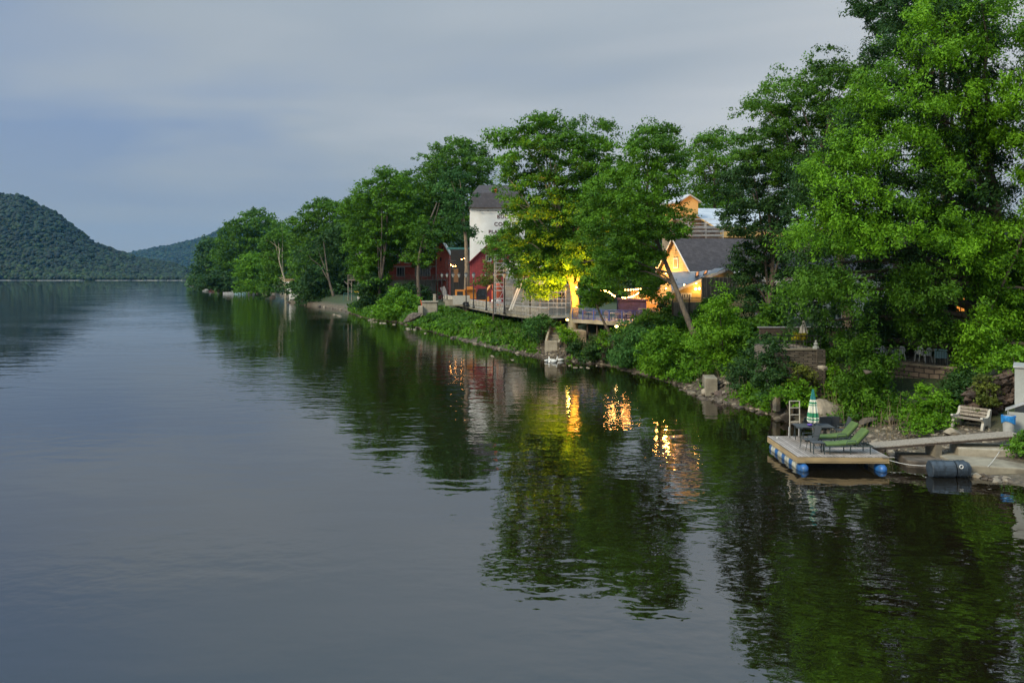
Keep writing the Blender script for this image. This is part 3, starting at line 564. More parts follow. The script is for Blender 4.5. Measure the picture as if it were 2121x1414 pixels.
tree('oak_tree', 'dark tree top entering at the upper edge behind the big bright tree', [(1768, -80), (1766, 20), (1790, 55), (1830, 90), (1900, 80), (2000, 20), (2020, -120), (1900, -160)], 57, 4, 0.8, 'leaf_dark', [(1990, 740, 56), (1960, 400, 56), (1900, 120, 57)], 0.45, 'bark', GT, nl=18, lpx=2.8, k=1.2, lai=4)
BOUGHS = [([(1860, 40), (1900, -30), (2000, -40), (2060, 20), (2050, 110), (1980, 150), (1900, 140), (1850, 110)], 45.5, 2.5, 'leaf_maple'), ([(1790, 150), (1830, 110), (1900, 150), (1950, 200), (1940, 290), (1860, 300), (1770, 260), (1750, 200)], 44.5, 2.2, 'leaf_maple'), ([(1690, 290), (1750, 240), (1840, 290), (1880, 360), (1850, 420), (1760, 400), (1690, 380), (1650, 350)], 44, 2.2, 'leaf_maple'), ([(1900, 300), (1960, 260), (2040, 300), (2050, 380), (1990, 400), (1920, 390)], 45, 2.0, 'leaf_maple'), ([(1640, 440), (1700, 400), (1790, 420), (1860, 440), (1850, 500), (1780, 520), (1690, 520), (1630, 490)], 43.2, 2.0, 'leaf_maple'), ([(1830, 420), (1920, 400), (2010, 430), (2050, 470), (2030, 530), (1950, 520), (1870, 520)], 43, 1.8, 'leaf_maple'), ([(1640, 560), (1700, 530), (1770, 545), (1800, 590), (1770, 640), (1700, 650), (1640, 630), (1615, 600)], 42.6, 1.6, 'leaf_mid'), ([(1850, 540), (1930, 530), (1990, 555), (1972, 600), (1935, 645), (1870, 640), (1835, 600)], 42.4, 1.6, 'leaf_mid'), ([(1735, 690), (1770, 665), (1810, 690), (1848, 720), (1842, 800), (1828, 850), (1795, 862), (1762, 840), (1745, 790), (1742, 730)], 42, 1.2, 'leaf_mid'), ([(1950, 675), (2005, 660), (2030, 600), (2060, 610), (2070, 680), (2045, 760), (2010, 795), (1975, 760), (1985, 700)], 42.5, 1.5, 'leaf_maple'), ([(1960, 150), (2050, 120), (2121, 170), (2115, 300), (2040, 310), (1965, 260)], 45.5, 2.0, 'leaf_maple'), ([(1855, 650), (1930, 625), (1975, 650), (1985, 690), (1930, 705), (1865, 695)], 43.5, 0.9, 'leaf_mid'), ([(2000, 460), (2070, 430), (2121, 470), (2121, 600), (2060, 640), (2010, 590)], 44, 1.5, 'leaf_maple')]
tree('silver_maple_tree', 'huge bright green tree filling the upper right with branches hanging down to the bank', [(1735, 230), (1782, 170), (1800, 90), (1828, 20), (1860, -40), (1950, -90), (2060, -100), (2090, 60), (2080, 240), (2110, 380), (2070, 470), (2090, 560), (2060, 590), (1995, 595), (1930, 660), (1870, 675), (1850, 760), (1838, 850), (1800, 868), (1752, 850), (1728, 800), (1740, 730), (1700, 680), (1655, 668), (1622, 620), (1650, 560), (1622, 500), (1640, 420), (1618, 360), (1680, 300)], 48, 4.0, 0.70, 'leaf_dark', [(2062, 820, 46), (2055, 700, 46), (2050, 560, 46.3), (2062, 440, 46.6), (2040, 300, 47), (2020, 140, 47)], 0.55, 'bark', GT, nl=60, frac=(0.35, 1), lpx=3.5, k=0.9, lai=2.7, droop=0.55, flat=0.8, asp=0.42, extra=BOUGHS)  # inner crown takes dark leaves: shade of the hollows between boughs painted in
tree('silver_maple_tree', 'large tree at the right edge hanging over the stone wall and bench', [(2060, -60), (2250, -100), (2380, 100), (2400, 700), (2200, 760), (2110, 752), (2070, 700), (2052, 790), (2010, 800), (1972, 760), (1985, 700), (2050, 640), (2085, 500), (2120, 380), (2090, 250), (2110, 120)], 45, 3.6, 0.7, 'leaf_maple', [(2190, 860, 43), (2180, 700, 43), (2190, 480, 44), (2200, 250, 45), (2190, 80, 45)], 0.5, 'bark', GT, nl=40, lpx=3.7, k=1.2, lai=3.6, droop=0.5, asp=0.42)
# ---------------------------------------------------------------- shrubs
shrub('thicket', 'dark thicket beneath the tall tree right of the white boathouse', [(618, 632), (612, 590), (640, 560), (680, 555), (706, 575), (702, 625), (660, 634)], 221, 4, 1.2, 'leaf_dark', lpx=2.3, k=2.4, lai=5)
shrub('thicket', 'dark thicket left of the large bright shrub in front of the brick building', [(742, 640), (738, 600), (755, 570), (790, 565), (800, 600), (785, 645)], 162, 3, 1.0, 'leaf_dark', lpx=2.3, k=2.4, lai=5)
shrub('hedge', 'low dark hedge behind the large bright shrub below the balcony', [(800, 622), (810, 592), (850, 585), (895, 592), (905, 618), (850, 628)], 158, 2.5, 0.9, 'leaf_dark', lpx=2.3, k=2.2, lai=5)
shrub('shrub', 'large bright shrub on the point left of the pale concrete blocks', [(772, 652), (778, 632), (798, 612), (815, 602), (825, 586), (838, 598), (860, 608), (872, 630), (868, 655), (820, 664)], 142, 4, 0.9, 'leaf_bright', lpx=2.3, k=2.4, lai=6)
shrub('shrub', 'low shrub under the far end of the railed boardwalk', [(870, 655), (885, 654), (925, 646), (950, 661), (955, 672), (920, 690), (880, 672)], 121, 3, 0.8, 'leaf_mid', lpx=2.3, k=2.4, lai=6)
shrub('shrub', 'small bright yellow green shrub at the shore below the boardwalk', [(900, 672), (912, 662), (928, 668), (930, 684), (905, 686)], 114, 1.5, 0.6, 'leaf_bright', lpx=2.3, k=2.4, lai=6)
shrub('shrub', 'rounded green shrub under the middle of the boardwalk', [(965, 690), (975, 671), (1000, 656), (1040, 664), (1050, 690), (1020, 710), (975, 706)], 103, 3, 0.8, 'leaf_bright', lpx=2.4, k=2.4, lai=6)
shrub('shrub', 'green shrub under the near end of the boardwalk', [(1035, 700), (1045, 681), (1075, 676), (1095, 691), (1090, 712), (1050, 715)], 93, 2.4, 0.8, 'leaf_mid', lpx=2.4, k=2.4, lai=6)
shrub('shrub', 'dark glossy shrub left of the concrete steps', [(1090, 700), (1095, 660), (1115, 645), (1140, 650), (1150, 690), (1130, 706)], 85, 2.2, 0.7, 'leaf_blue', lpx=2.5, k=2.4, lai=6)
shrub('shrub', 'shrub lit yellow by the floodlight at the tree foot', [(1157, 696), (1157, 678), (1168, 672), (1186, 680), (1190, 700), (1172, 714)], 76.8, 0.8, 0.55, 'leaf_bright', lpx=2.5, k=2.4, lai=6)
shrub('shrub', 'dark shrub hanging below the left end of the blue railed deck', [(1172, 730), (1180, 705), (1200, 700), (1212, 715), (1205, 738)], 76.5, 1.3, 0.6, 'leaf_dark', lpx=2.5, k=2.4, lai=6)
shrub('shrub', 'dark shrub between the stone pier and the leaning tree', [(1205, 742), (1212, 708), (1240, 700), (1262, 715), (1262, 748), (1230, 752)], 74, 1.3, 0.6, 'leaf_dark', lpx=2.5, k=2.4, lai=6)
shrub('shrub', 'small yellow green sprig left of the leaning tree trunk', [(1238, 705), (1246, 685), (1260, 682), (1260, 712), (1246, 716)], 72.4, 0.5, 0.35, 'leaf_bright', lpx=2.5, k=2.0, lai=4)
shrub('shrub', 'blue green shrub right of the leaning tree trunk', [(1262, 745), (1272, 700), (1300, 670), (1340, 660), (1362, 690), (1340, 740), (1310, 765), (1272, 760)], 69, 2.2, 0.7, 'leaf_blue', lpx=2.6, k=2.2, lai=5.5)
shrub('shrub', 'olive tinted shrub top in front of the deck lamp', [(1300, 672), (1312, 652), (1350, 642), (1395, 655), (1400, 680), (1350, 690)], 71.5, 1.6, 0.6, 'leaf_mid', lpx=2.6, k=2.2, lai=5.5)
shrub('shrub', 'tall soft green shrub left of the long leaning trunk', [(1330, 770), (1330, 710), (1355, 675), (1395, 665), (1430, 690), (1440, 740), (1440, 790), (1400, 795), (1360, 780)], 62, 2.3, 0.7, 'leaf_bright', lpx=2.6, k=2.0, lai=5.5, droop=0.3)
shrub('shrub', 'big feathery light green shrub behind the square concrete block', [(1440, 770), (1432, 720), (1450, 650), (1478, 610), (1505, 600), (1530, 640), (1550, 670), (1570, 720), (1560, 765), (1510, 775), (1465, 772)], 57.5, 3.0, 0.7, 'leaf_bright', lpx=2.7, k=2.0, lai=5, droop=0.2, flat=0.5)
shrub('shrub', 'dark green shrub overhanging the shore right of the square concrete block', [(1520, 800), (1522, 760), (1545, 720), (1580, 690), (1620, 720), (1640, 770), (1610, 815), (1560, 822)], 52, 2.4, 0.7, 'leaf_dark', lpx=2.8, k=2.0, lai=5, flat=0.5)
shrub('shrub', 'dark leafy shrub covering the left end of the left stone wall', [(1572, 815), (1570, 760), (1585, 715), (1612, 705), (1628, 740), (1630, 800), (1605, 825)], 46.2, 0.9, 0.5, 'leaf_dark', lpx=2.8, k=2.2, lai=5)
shrub('shrub', 'fresh green shrub beneath the left stone wall', [(1606, 822), (1606, 800), (1630, 785), (1660, 792), (1684, 808), (1684, 832), (1650, 840), (1618, 834)], 44.5, 1.2, 0.5, 'leaf_bright', lpx=2.9, k=2.0, lai=5)
shrub('shrub', 'olive vines creeping up the left stone wall', [(1640, 790), (1640, 748), (1665, 755), (1690, 775), (1672, 810), (1650, 805)], 45.6, 0.4, 0.35, 'leaf_olive', lpx=2.8, k=1.6, lai=3)
shrub('shrub', 'bright shrub at the right corner of the left stone wall', [(1716, 808), (1716, 765), (1728, 750), (1742, 775), (1742, 828), (1728, 832)], 45, 1.0, 0.5, 'leaf_bright', lpx=2.9, k=2.0, lai=5)
shrub('shrub', 'green bank of plants right of the flat boulder', [(1750, 868), (1757, 838), (1800, 828), (1838, 842), (1838, 868), (1800, 872)], 41.5, 0.9, 0.5, 'leaf_mid', lpx=3.0, k=2.0, lai=5)
shrub('hedge', 'dark tall hedge closing the view behind the patio chairs', [(1795, 740), (1795, 650), (1850, 625), (1960, 620), (1985, 660), (1985, 735)], 50.6, 0.8, 0.6, 'leaf_dark', group=None, lpx=2.9, k=2.2, lai=5)
shrub('shrub', 'tall light shrub under the patio wall', [(1812, 856), (1822, 822), (1852, 808), (1885, 818), (1893, 858), (1858, 866)], 42, 1.1, 0.5, 'leaf_mid', lpx=3.0, k=2.0, lai=5)
shrub('shrub', 'brightest yellow green shrub in the middle of the bank left of the bench', [(1890, 872), (1898, 825), (1912, 800), (1938, 795), (1960, 815), (1978, 850), (1982, 878), (1940, 884)], 40, 1.0, 0.5, 'leaf_bright', lpx=3.0, k=2.0, lai=5)
shrub('shrub', 'low leafy plants in front of the bank left of the bench', [(1868, 892), (1878, 868), (1905, 860), (1950, 866), (1978, 880), (1965, 893), (1905, 896)], 38.3, 0.4, 0.35, 'leaf_bright', lpx=3.0, k=2.0, lai=4.5)
shrub('shrub', 'dark ivy covered mound behind the bench', [(1960, 850), (1960, 780), (1990, 750), (2030, 770), (2042, 840), (2020, 868)], 41, 1.2, 0.5, 'leaf_dark', lpx=3.0, k=2.0, lai=5)
shrub('ivy', 'olive ivy draped over the left half of the rubble wall', [(2022, 850), (2022, 790), (2040, 772), (2062, 785), (2066, 840), (2045, 858)], 38.2, 0.25, 0.28, 'leaf_olive', group=None, lpx=2.8, k=1.6, lai=3)
shrub('shrub', 'leafy shrub above the rubble wall at the right edge', [(2040, 765), (2050, 735), (2100, 720), (2180, 730), (2180, 775), (2080, 772)], 39, 1.0, 0.5, 'leaf_bright', lpx=3.0, k=2.0, lai=5)
shrub('shrub', 'plant overhanging the gangway at the right edge', [(2100, 960), (2092, 920), (2115, 895), (2170, 890), (2180, 970), (2130, 980)], 33, 0.6, 0.35, 'leaf_mid', lpx=3.0, k=1.8, lai=4.5)
shrub('ivy', 'dark ivy on the fence right of the string lights', [(1362, 660), (1360, 620), (1380, 605), (1400, 615), (1402, 655)], 75.5, 0.8, 0.5, 'leaf_dark', group=None, lpx=2.5, k=2.2, lai=5)
print('LEAVES', LEAVES)
# ================================================================ built things
def at(px, py, Y): return W(px, py, Y)
def local(o, p):
    """world point -> local frame of thing o (rotation about z only)"""
    d = Vector(p)-Vector(o.location); a = -o.rotation_euler.z; return Vector((d.x*math.cos(a)-d.y*math.sin(a), d.x*math.sin(a)+d.y*math.cos(a), d.z))
def window(root, c, w, h, frame='white', ny=-1, pane='glass', bars=1, ax='y', name='window', sill=False):
    """window on a wall facing local -y (ax='y') or local -x (ax='x')"""
    x, y, z = c; t = 0.06
    def B(mb, a, d): 
        if ax == 'y': mb.box((x+a[0], y, z+a[1]), (d[0], 0.10, d[1]))
        else: mb.box((x, y+a[0], z+a[1]), (0.10, d[0], d[1]))
    mb = MB()
    for s in (-1, 1): B(mb, (s*w/2, 0), (t*2, h+t*2))
    for s in (-1, 1): B(mb, (0, s*h/2), (w-t*2, t*2))
    for i in range(bars): B(mb, (-w/2+w*(i+1)/(bars+1), 0), (t, h-t*2))
    f = mb.build(name, frame, root)
    p = MB(); p.box((x, y, z), (w-t, 0.04, h-t) if ax == 'y' else (0.04, w-t, h-t)); p.build('pane', pane, f); return f
# ---- white tower with dark gambrel roof
Yt = 136; k = Yt/F
o = thing('playhouse_tower', 'tall white tower with dark gambrel roof and dark red lettering on its side', 'building', (W(973, 572, Yt).x, Yt, 3.3))
Wd = 9.4; Dp = 9; ze = at(0, 432, Yt).z-3.3; zm = at(0, 398, Yt).z-3.3; zt = at(0, 378, Yt).z-3.3
mb = MB(); mb.box2((0, 0, 0), (Wd, Dp, ze)); mb.build('wall', 'towerwhite', o)
def fr(mb, x0, y0, x1, y1, za, i0, j0, i1, j1, zb):
    mb.add([(x0, y0, za), (x1, y0, za), (x1, y1, za), (x0, y1, za), (i0, j0, zb), (i1, j0, zb), (i1, j1, zb), (i0, j1, zb)], [(0,3,2,1),(4,5,6,7),(0,1,5,4),(1,2,6,5),(2,3,7,6),(3,0,4,7)])
mb = MB(); fr(mb, -0.15, -0.3, Wd+0.15, Dp+0.3, ze+0.16, 0.45, 1.2, Wd-0.45, Dp-1.2, zm); fr(mb, 0.45, 1.2, Wd-0.45, Dp-1.2, zm, 1.4, 4.2, Wd-1.4, Dp-4.2, zt)
rf = mb.build('roof', 'shingle', o); mb = MB(); mb.box((4.4, 1.6, zt-1.2), (0.5, 0.5, 0.7)); mb.build('vent', 'redorange', rf)
mb = MB(); mb.box2((-0.22, -0.36, ze), (Wd+0.22, Dp+0.36, ze+0.16)); mb.build('cornice', 'darkwood', o)
mb = MB(); mb.bar((1.2, -0.25, ze-0.45), (Wd-1, -0.25, ze-0.45), 0.035)
for i in range(6): mb.box((1.8+i*1.35, -0.3, ze-0.42), (0.22, 0.16, 0.13)); mb.bar((1.8+i*1.35, -0.3, ze-0.4), (1.8+i*1.35, 0, ze-0.3), 0.02)
mb.build('sign_lamp_rail', 'darkwood', o)
for word, py, px0, hpx in (('BUCKS', 449, 1029.5, 7.5), ('COUNTY', 464, 1023.5, 7.5), ('PLAYHOUSE', 480, 1012, 7.0)):
    cu = bpy.data.curves.new(word.lower(), 'FONT'); cu.body = word; cu.size = hpx*k*1.42; cu.extrude = 0.02; cu.offset = 0.018; cu.space_character = 1.18
    to = bpy.data.objects.new('t', cu); col.objects.link(to); dg = bpy.context.evaluated_depsgraph_get(); me = bpy.data.meshes.new_from_object(to.evaluated_get(dg)); bpy.data.objects.remove(to)
    link('lettering', me, 'letter', o, ((px0-973)*k, -0.025, at(0, py+hpx/2, Yt).z-3.3), (R(90), 0, 0))
# ---- dark red barn beneath the tower
Yb = 130; kb = Yb/F
o = thing('red_barn', 'dark red board barn with gabled front below the white tower', 'building', (W(973, 0, Yb).x, Yb, 3.3))
w = (1104-973)*kb; z0 = at(0, 545, Yb).z-3.3; zp = at(0, 482, Yb).z-3.3
mb = MB(); mb.prism([(0, 0, 0), (w, 0, 0), (w, 0, z0), (w/2, 0, zp), (0, 0, z0)], (0, 7.0, 0)); mb.build('wall', 'redboard', o)
mb = MB()
for s in (0, 1):
    a = Vector((-0.25 if not s else w+0.25, -0.3, z0-0.10)); b_ = Vector((w/2, -0.3, zp+0.12)); mb.prism([a, b_, b_+Vector((0, 0, 0.16)), a+Vector((0, 0, 0.16))], (0, 7.4, 0))
mb.build('roof', 'shingle', o)
mb = MB()
for s in (0, 1):
    a = Vector((-0.27 if not s else w+0.27, -0.34, z0-0.16)); b_ = Vector((w/2, -0.34, zp+0.06)); mb.prism([a, b_, b_+Vector((0, 0, 0.2)), a+Vector((0, 0, 0.2))], (0, 0.04, 0))
mb.build('rake_board', 'redboard', o)
window(o, ((1012-973)*kb, -0.03, at(0, 535, Yb).z-3.3), 0.8, 0.95, 'white'); window(o, ((1062-973)*kb, -0.03, at(0, 535, Yb).z-3.3), 0.8, 0.95, 'white')
# ---- red brick building with gable and balcony
Yr = 176; kr = Yr/F
x0 = W(739, 0, Yr).x; zb_ = 4.2; bz = lambda py: at(0, py, Yr).z-zb_
o = thing('brick_building', 'two storey red brick building with white windows, long balcony and a bright red gable end', 'building', (x0, Yr, zb_))
wl = (905-739)*kr; mb = MB(); mb.box2((0, 0, bz(580)), (wl, 9, bz(529))); mb.build('wall', 'redbrick', o)
mb = MB(); mb.box2((0.05, 0.05, -1.5), (wl-0.05, 9, bz(580))); mb.build('ground_floor_wall', 'white', o)
mb = MB(); mb.prism([(-0.4, -0.5, bz(529)+0.02), (-0.4, 9.4, bz(529)+0.02), (-0.4, 4.5, bz(512))], (wl+0.5, 0, 0)); mb.build('roof', 'shingle', o)
mb = MB(); mb.box2((-0.4, -0.56, bz(531)), (wl+0.1, -0.01, bz(529))); mb.box2((-0.05, -0.75, bz(552.5)), (wl, -0.01, bz(551))); mb.build('white_trim', 'white', o)
for px in (746, 775, 799, 822, 843, 884): window(o, ((px-739)*kr, -0.04, bz(539)), 1.15, 1.25)
for px in (747, 797, 830, 868, 883): window(o, ((px-739)*kr, -0.04, bz(563)), 1.7, 2.0, 'white', bars=2, name='patio_door')
for px in (790, 802, 866): window(o, ((px-739)*kr, 0.0, bz(593)), 0.8, 1.5)
gx0, gx1, gp = (904-739)*kr, (931-739)*kr, (917.5-739)*kr
mb = MB(); mb.prism([(gx0, -1.2, -1.5), (gx1, -1.2, -1.5), (gx1, -1.2, bz(527)), (gp, -1.2, bz(504)), (gx0, -1.2, bz(506))], (0, 9, 0)); gb = mb.build('gable_wall', 'redbrick', o); gb['label'] = 'bright red gable end'
mb = MB(); a, b_, c = Vector((gx0-0.5, -1.5, bz(506)+0.02)), Vector((gp, -1.5, bz(504)+0.05)), Vector((gx1+0.15, -1.5, bz(528.5)))
for p, q in ((a, b_), (b_, c)): mb.prism([p, q, q+Vector((0, 0, 0.22)), p+Vector((0, 0, 0.22))], (0, 9.5, 0))
mb.build('gable_roof', 'white', o)
for px, py in ((917, 514), (914, 537)): window(o, ((px-739)*kr, -1.24, bz(py)), 0.45, 0.9, 'redbrick', bars=0)
mb = MB(); mb.box2((-1.4, -3.2, bz(581)), (wl+2, -0.02, bz(579))); bal = mb.build('balcony', 'greywood', o)
mb = MB()
for i in range(18): x = -1.3+i*(wl+3.2)/17; mb.bar((x, -3.1, bz(580)), (x, -3.1, bz(569)), 0.06)
for py in (569, 572, 575, 577.5): mb.bar((-1.3, -3.1, bz(py)), (wl+1.9, -3.1, bz(py)), 0.035)
mb.build('railing', 'greywood', bal); mb = MB()
for px in (727, 734, 806, 860, 885, 897, 909): mb.bar(((px-739)*kr, -2.9, -1.5), ((px-739)*kr, -2.9, bz(581)), 0.13); mb.bar(((px-739)*kr-0.9, -2.9, bz(582)), ((px-739)*kr, -2.9, bz(590)), 0.07)
build_each(mb, 'balcony_post', 'greywood', bal)
mb = MB(); mb.box((wl+0.1, -0.1, bz(555)), (0.1, 0.1, 5)); mb.box(((905-739)*kr-0.05, -1.26, bz(560)), (0.1, 0.1, 5.4)); mb.build('drainpipe', 'galv', o)
# ---- dark steel framed building with warm interior between gable and tower
Yd = 150; kd = Yd/F
o = thing('steel_canopy_building', 'dark open building under a teal beam with warm lamps glowing inside', 'building', (W(930, 0, Yd).x, Yd, 3.3)); dz = lambda py: at(0, py, Yd).z-3.3
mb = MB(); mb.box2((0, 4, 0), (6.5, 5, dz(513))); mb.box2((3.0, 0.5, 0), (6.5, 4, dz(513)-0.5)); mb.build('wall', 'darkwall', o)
mb = MB(); mb.box2((-0.4, 0, dz(516.5)), (6.6, 0.5, dz(512.5))); mb.build('beam', 'tealbeam', o)
mb = MB(); mb.box2((0.6, 3.9, dz(585)), (1.5, 3.96, dz(556))); mb.build('lit_opening', 'litroom', o)
for px, py in ((938, 551.5), (934, 548.5), (943.5, 551), (956, 537), (962, 535)): mb = MB(); mb.lathe([(0.0, -0.1), (0.1, 0), (0.0, 0.1)], 6, ((px-930)*kd, -0.1 if px < 950 else 0.3, dz(py))); mb.build('lamp_globe', 'bulb', o)
mb = MB()
for py in (557, 546, 540): mb.bar((-0.2, -0.3, dz(py)), (1.4, -0.3, dz(py)), 0.05)
for px in (924, 928, 932): mb.bar(((px-930)*kd, -0.3, dz(558)), ((px-930)*kd, -0.3, dz(535)), 0.05)
mb.build('fire_escape', 'black', o)
# ---- grey and white building behind the scaffold
Yg = 100; kg = Yg/F
o = thing('pale_board_building', 'pale unfinished building behind the scaffold, left of the floodlit tree', 'building', (W(1045, 0, Yg).x, Yg, 3.3)); gz = lambda py: at(0, py, Yg).z-3.3
mb = MB(); mb.box2((0.0, 5, 0), (7.0, 9, gz(540))); mb.build('upper_wall', 'whiteboard', o)
mb = MB(); mb.box2((4.2, 1, 0), (9.4, 5, gz(592))); mb.build('wing_wall', 'greysheet', o)
mb = MB(); mb.box2((4.0, 0.8, gz(592)), (9.5, 5, gz(589))); mb.build('roof', 'greyroof', o)
mb = MB(); mb.box2((0.0, 4.9, 0), (4.0, 4.98, gz(578))); mb.build('cream_panel', 'cream', o)
for px in (1128, 1150, 1165): window(o, ((px-1045)*kg, 0.97, gz(612)), 0.7, 1.3, 'greysheet')
def scaffold(name, label, p0, p1, zs, zbase, nbay, depth=1.2, diag=True):
    a, b_ = Vector(p0), Vector(p1); u = (b_-a); Lh = u.length; u.normalize(); v = Vector((-u.y, u.x, 0))
    o = thing(name, label, 'scaffold', (a.x, a.y, zbase)); up = MB(); hr = MB(); pl = MB(); dgm = MB()
    for i in range(nbay+1):
        for s in (0, depth):
            p = a+u*(Lh*i/nbay)+v*s; up.bar((p.x, p.y, zbase), (p.x, p.y, zs[-1]+0.9), 0.045, 5)
        for z in zs: p = a+u*(Lh*i/nbay); q = p+v*depth; hr.bar((p.x, p.y, z), (q.x, q.y, z), 0.035)
    for z in zs:
        for s in (0, depth):
            for dz_ in (0, 0.5, 1.0):
                p = a+v*s; q = b_+v*s
                if dz_ and z == zs[-1] and s: continue
                hr.bar((p.x, p.y, z+dz_), (q.x, q.y, z+dz_), 0.035)
        c = (a+b_)/2+v*depth/2; pl.box((c.x, c.y, z+0.06), (Lh, depth*0.8, 0.06), (0, 0, math.atan2(u.y, u.x)))
    if diag:
        for i in range(nbay):
            for j in range(len(zs)-1):
                p = a+u*(Lh*i/nbay); q = a+u*(Lh*(i+1)/nbay)
                if (i+j) % 2: p, q = q, p
                dgm.bar((p.x, p.y, zs[j]), (q.x, q.y, zs[j+1]), 0.03)
        dgm.build('brace', 'galv', o, world=True)
    up.build('upright', 'galv', o, world=True); hr.build('ledger', 'galv', o, world=True); build_each(pl, 'plank', 'greywood', o, world=True); return o
scaffold('scaffold', 'metal scaffold of tall frames standing beside the dark red barn', W(1024, 0, 99)*1, W(1082, 0, 98.5), [4.2, 6.2, 8.2, 9.6], 3.3, 3)
scaffold('scaffold', 'long low metal scaffold before the pale building left of the floodlit tree', W(1084, 0, 96), W(1172, 0, 93), [4.3, 6.1, 7.4], 3.3, 5)
# white planks leaning on the scaffold
for i, (a, b_) in enumerate((((1062, 636, 94), (1078, 592, 96)), ((1056, 640, 93.5), (1071, 600, 95)))):
    mb = MB(); p, q = W(*a), W(*b_); mb.box((p+q)/2, (0.16, 0.06, (q-p).length), (0, math.atan2(q.x-p.x, q.z-p.z), 0)); 
    tag(mb.build('leaning_plank', 'white', loc=p), ('pale plank leaning on the scaffold, its foot beside the street lamps', 'slightly lower pale plank leaning on the scaffold, left of its twin')[i], 'plank', 'planks leaning on the scaffold')
# ---- boardwalk deck with railing, lamps
zd = 3.35
E = [(918, 155), (945, 136), (975, 121), (1010, 109), (1045, 100.5), (1088, 94), (1135, 88)]
EP = [W(px, 0, Y) for px, Y in E]
for p in EP: p.z = zd
o = thing('boardwalk', 'raised riverside boardwalk with a curved grey railing below the barn', 'boardwalk', (EP[3].x, EP[3].y, zd))
mb = MB()
inner = [p+Vector((7, 3, 0)) for p in EP]
n = len(EP); mb.add([p+Vector((0, 0, 0)) for p in EP]+inner+[p-Vector((0, 0, 0.3)) for p in EP]+[p-Vector((0, 0, 0.3)) for p in inner],
   [(i, i+1, n+i+1, n+i) for i in range(n-1)]+[(2*n+i, 2*n+i+1, i+1, i) for i in range(n-1)]+[(3*n+i, n+i, n+i+1, 3*n+i+1) for i in range(n-1)]+[(2*n+i, 3*n+i, 3*n+i+1, 2*n+i+1) for i in range(n-1)])
mb.build('deck', 'concrete_d', o, world=True)
mb = MB(); rl = MB(); bs = MB(); sp = MB()
for i in range(n-1):
    a, b_ = EP[i], EP[i+1]; L_ = (b_-a).length; m_n = max(2, int(L_/2.4))
    rl.bar(a+Vector((0.1, 0, 1.1)), b_+Vector((0.1, 0, 1.1)), 0.05); rl.bar(a+Vector((0.1, 0, 0.12)), b_+Vector((0.1, 0, 0.12)), 0.03)
    for j in range(m_n): p = a.lerp(b_, j/m_n)+Vector((0.1, 0, 0)); mb.bar(p, p+Vector((0, 0, 1.1)), 0.05)
    nb = int(L_/0.33)
    for j in range(nb): p = a.lerp(b_, (j+0.5)/nb)+Vector((0.1, 0, 0)); bs.tube([p+Vector((0, 0, 0.1)), p+Vector((-0.12, -0.04, 0.45)), p+Vector((0, 0, 1.1))], 0.022, 4, False)
    p = a.lerp(b_, 0.5)+Vector((1.0, 0, -0.3)); sp.bar(p, p-Vector((0, 0, 3.6)), 0.18, 6)
ra = rl.build('rail', 'galv', o, world=True); build_each(mb, 'rail_post', 'galv', o, world=True); bs.build('baluster', 'alu', o, world=True); build_each(sp, 'support_post', 'darkwood', o, world=True)
def lamp(px, Y, label, first=[None]):
    p = W(px, 0, Y); p.z = zd; h = at(0, 569.5, Y).z-zd+0.35
    if first[0] is None:
        o = thing('street_lamp', label, 'street lamp', p, 0, 'lantern street lamps along the boardwalk'); first[0] = (o, h)
        mb = MB(); mb.lathe([(0.16, 0), (0.16, 0.25), (0.11, 0.45), (0.085, 0.8), (0.075, h-0.8), (0.08, h-0.75)], 8); mb.build('pole', 'black', o)
        mb = MB(); mb.lathe([(0.10, h-0.75), (0.24, h-0.35), (0.22, h-0.2)], 6); mb.build('lantern_glass', 'greysheet', o)
        mb = MB(); mb.lathe([(0.28, h-0.2), (0.16, h-0.05), (0.05, h), (0.02, h+0.12)], 6); mb.build('lantern_cap', 'black', o)
    else:
        s, h0 = first[0]; o = dup(s, p, 0, label); o.scale = (1, 1, h/h0)
LP = [(915.5, 150, 'leftmost and farthest of the lantern lamps on the boardwalk'), (926, 143, 'second lantern lamp from the left on the boardwalk'), (938.5, 136, 'third lantern lamp from the left, left of the excavator'), (951, 129, 'fourth lantern lamp from the left, at the rear of the excavator'),
      (965.5, 122, 'fifth lantern lamp from the left, in front of the brown tree trunk'), (981, 115, 'lantern lamp before the left edge of the dark red barn'), (1007.5, 108, 'lantern lamp before the middle of the excavator cab'), (1025.5, 102.5, 'lantern lamp before the red orange drum'), (1044.5, 98, 'rightmost and nearest lantern lamp, by the scaffold')]
for a in LP: lamp(*a)
# bench-like dark planters/benches on boardwalk
def park_bench(loc, rz, label, first=[None]):
    if first[0]: return dup(first[0], loc, rz, label)
    o = thing('park_bench', label, 'bench', loc, rz, 'dark benches on the boardwalk'); first[0] = o
    mb = MB()
    for i in range(3): mb.box((0, -0.2+i*0.17, 0.45), (1.7, 0.14, 0.04))
    mb.build('seat', 'darkwood', o); mb = MB()
    for i in range(3): mb.box((0, 0.24+i*0.03, 0.6+i*0.14), (1.7, 0.04, 0.1))
    mb.build('backrest', 'darkwood', o)
    for s in (-1, 1): mb = MB(); mb.tube([(s*0.75, -0.25, 0), (s*0.75, -0.2, 0.44), (s*0.75, 0.2, 0.44), (s*0.75, 0.32, 0.95)], 0.03); mb.tube([(s*0.75, 0.2, 0.44), (s*0.75, 0.3, 0)], 0.03); mb.build('leg', 'black', o)
    return o
for px, Y, l in ((985, 120, 'dark bench on the boardwalk behind the railing below the barn'), (1003, 113, 'dark bench on the boardwalk in front of the excavator cab'), (1035, 104, 'dark bench on the boardwalk nearest the scaffold')):
    p = W(px, 0, Y); p.x += 1.2; p.z = zd; park_bench(p, R(115), l)
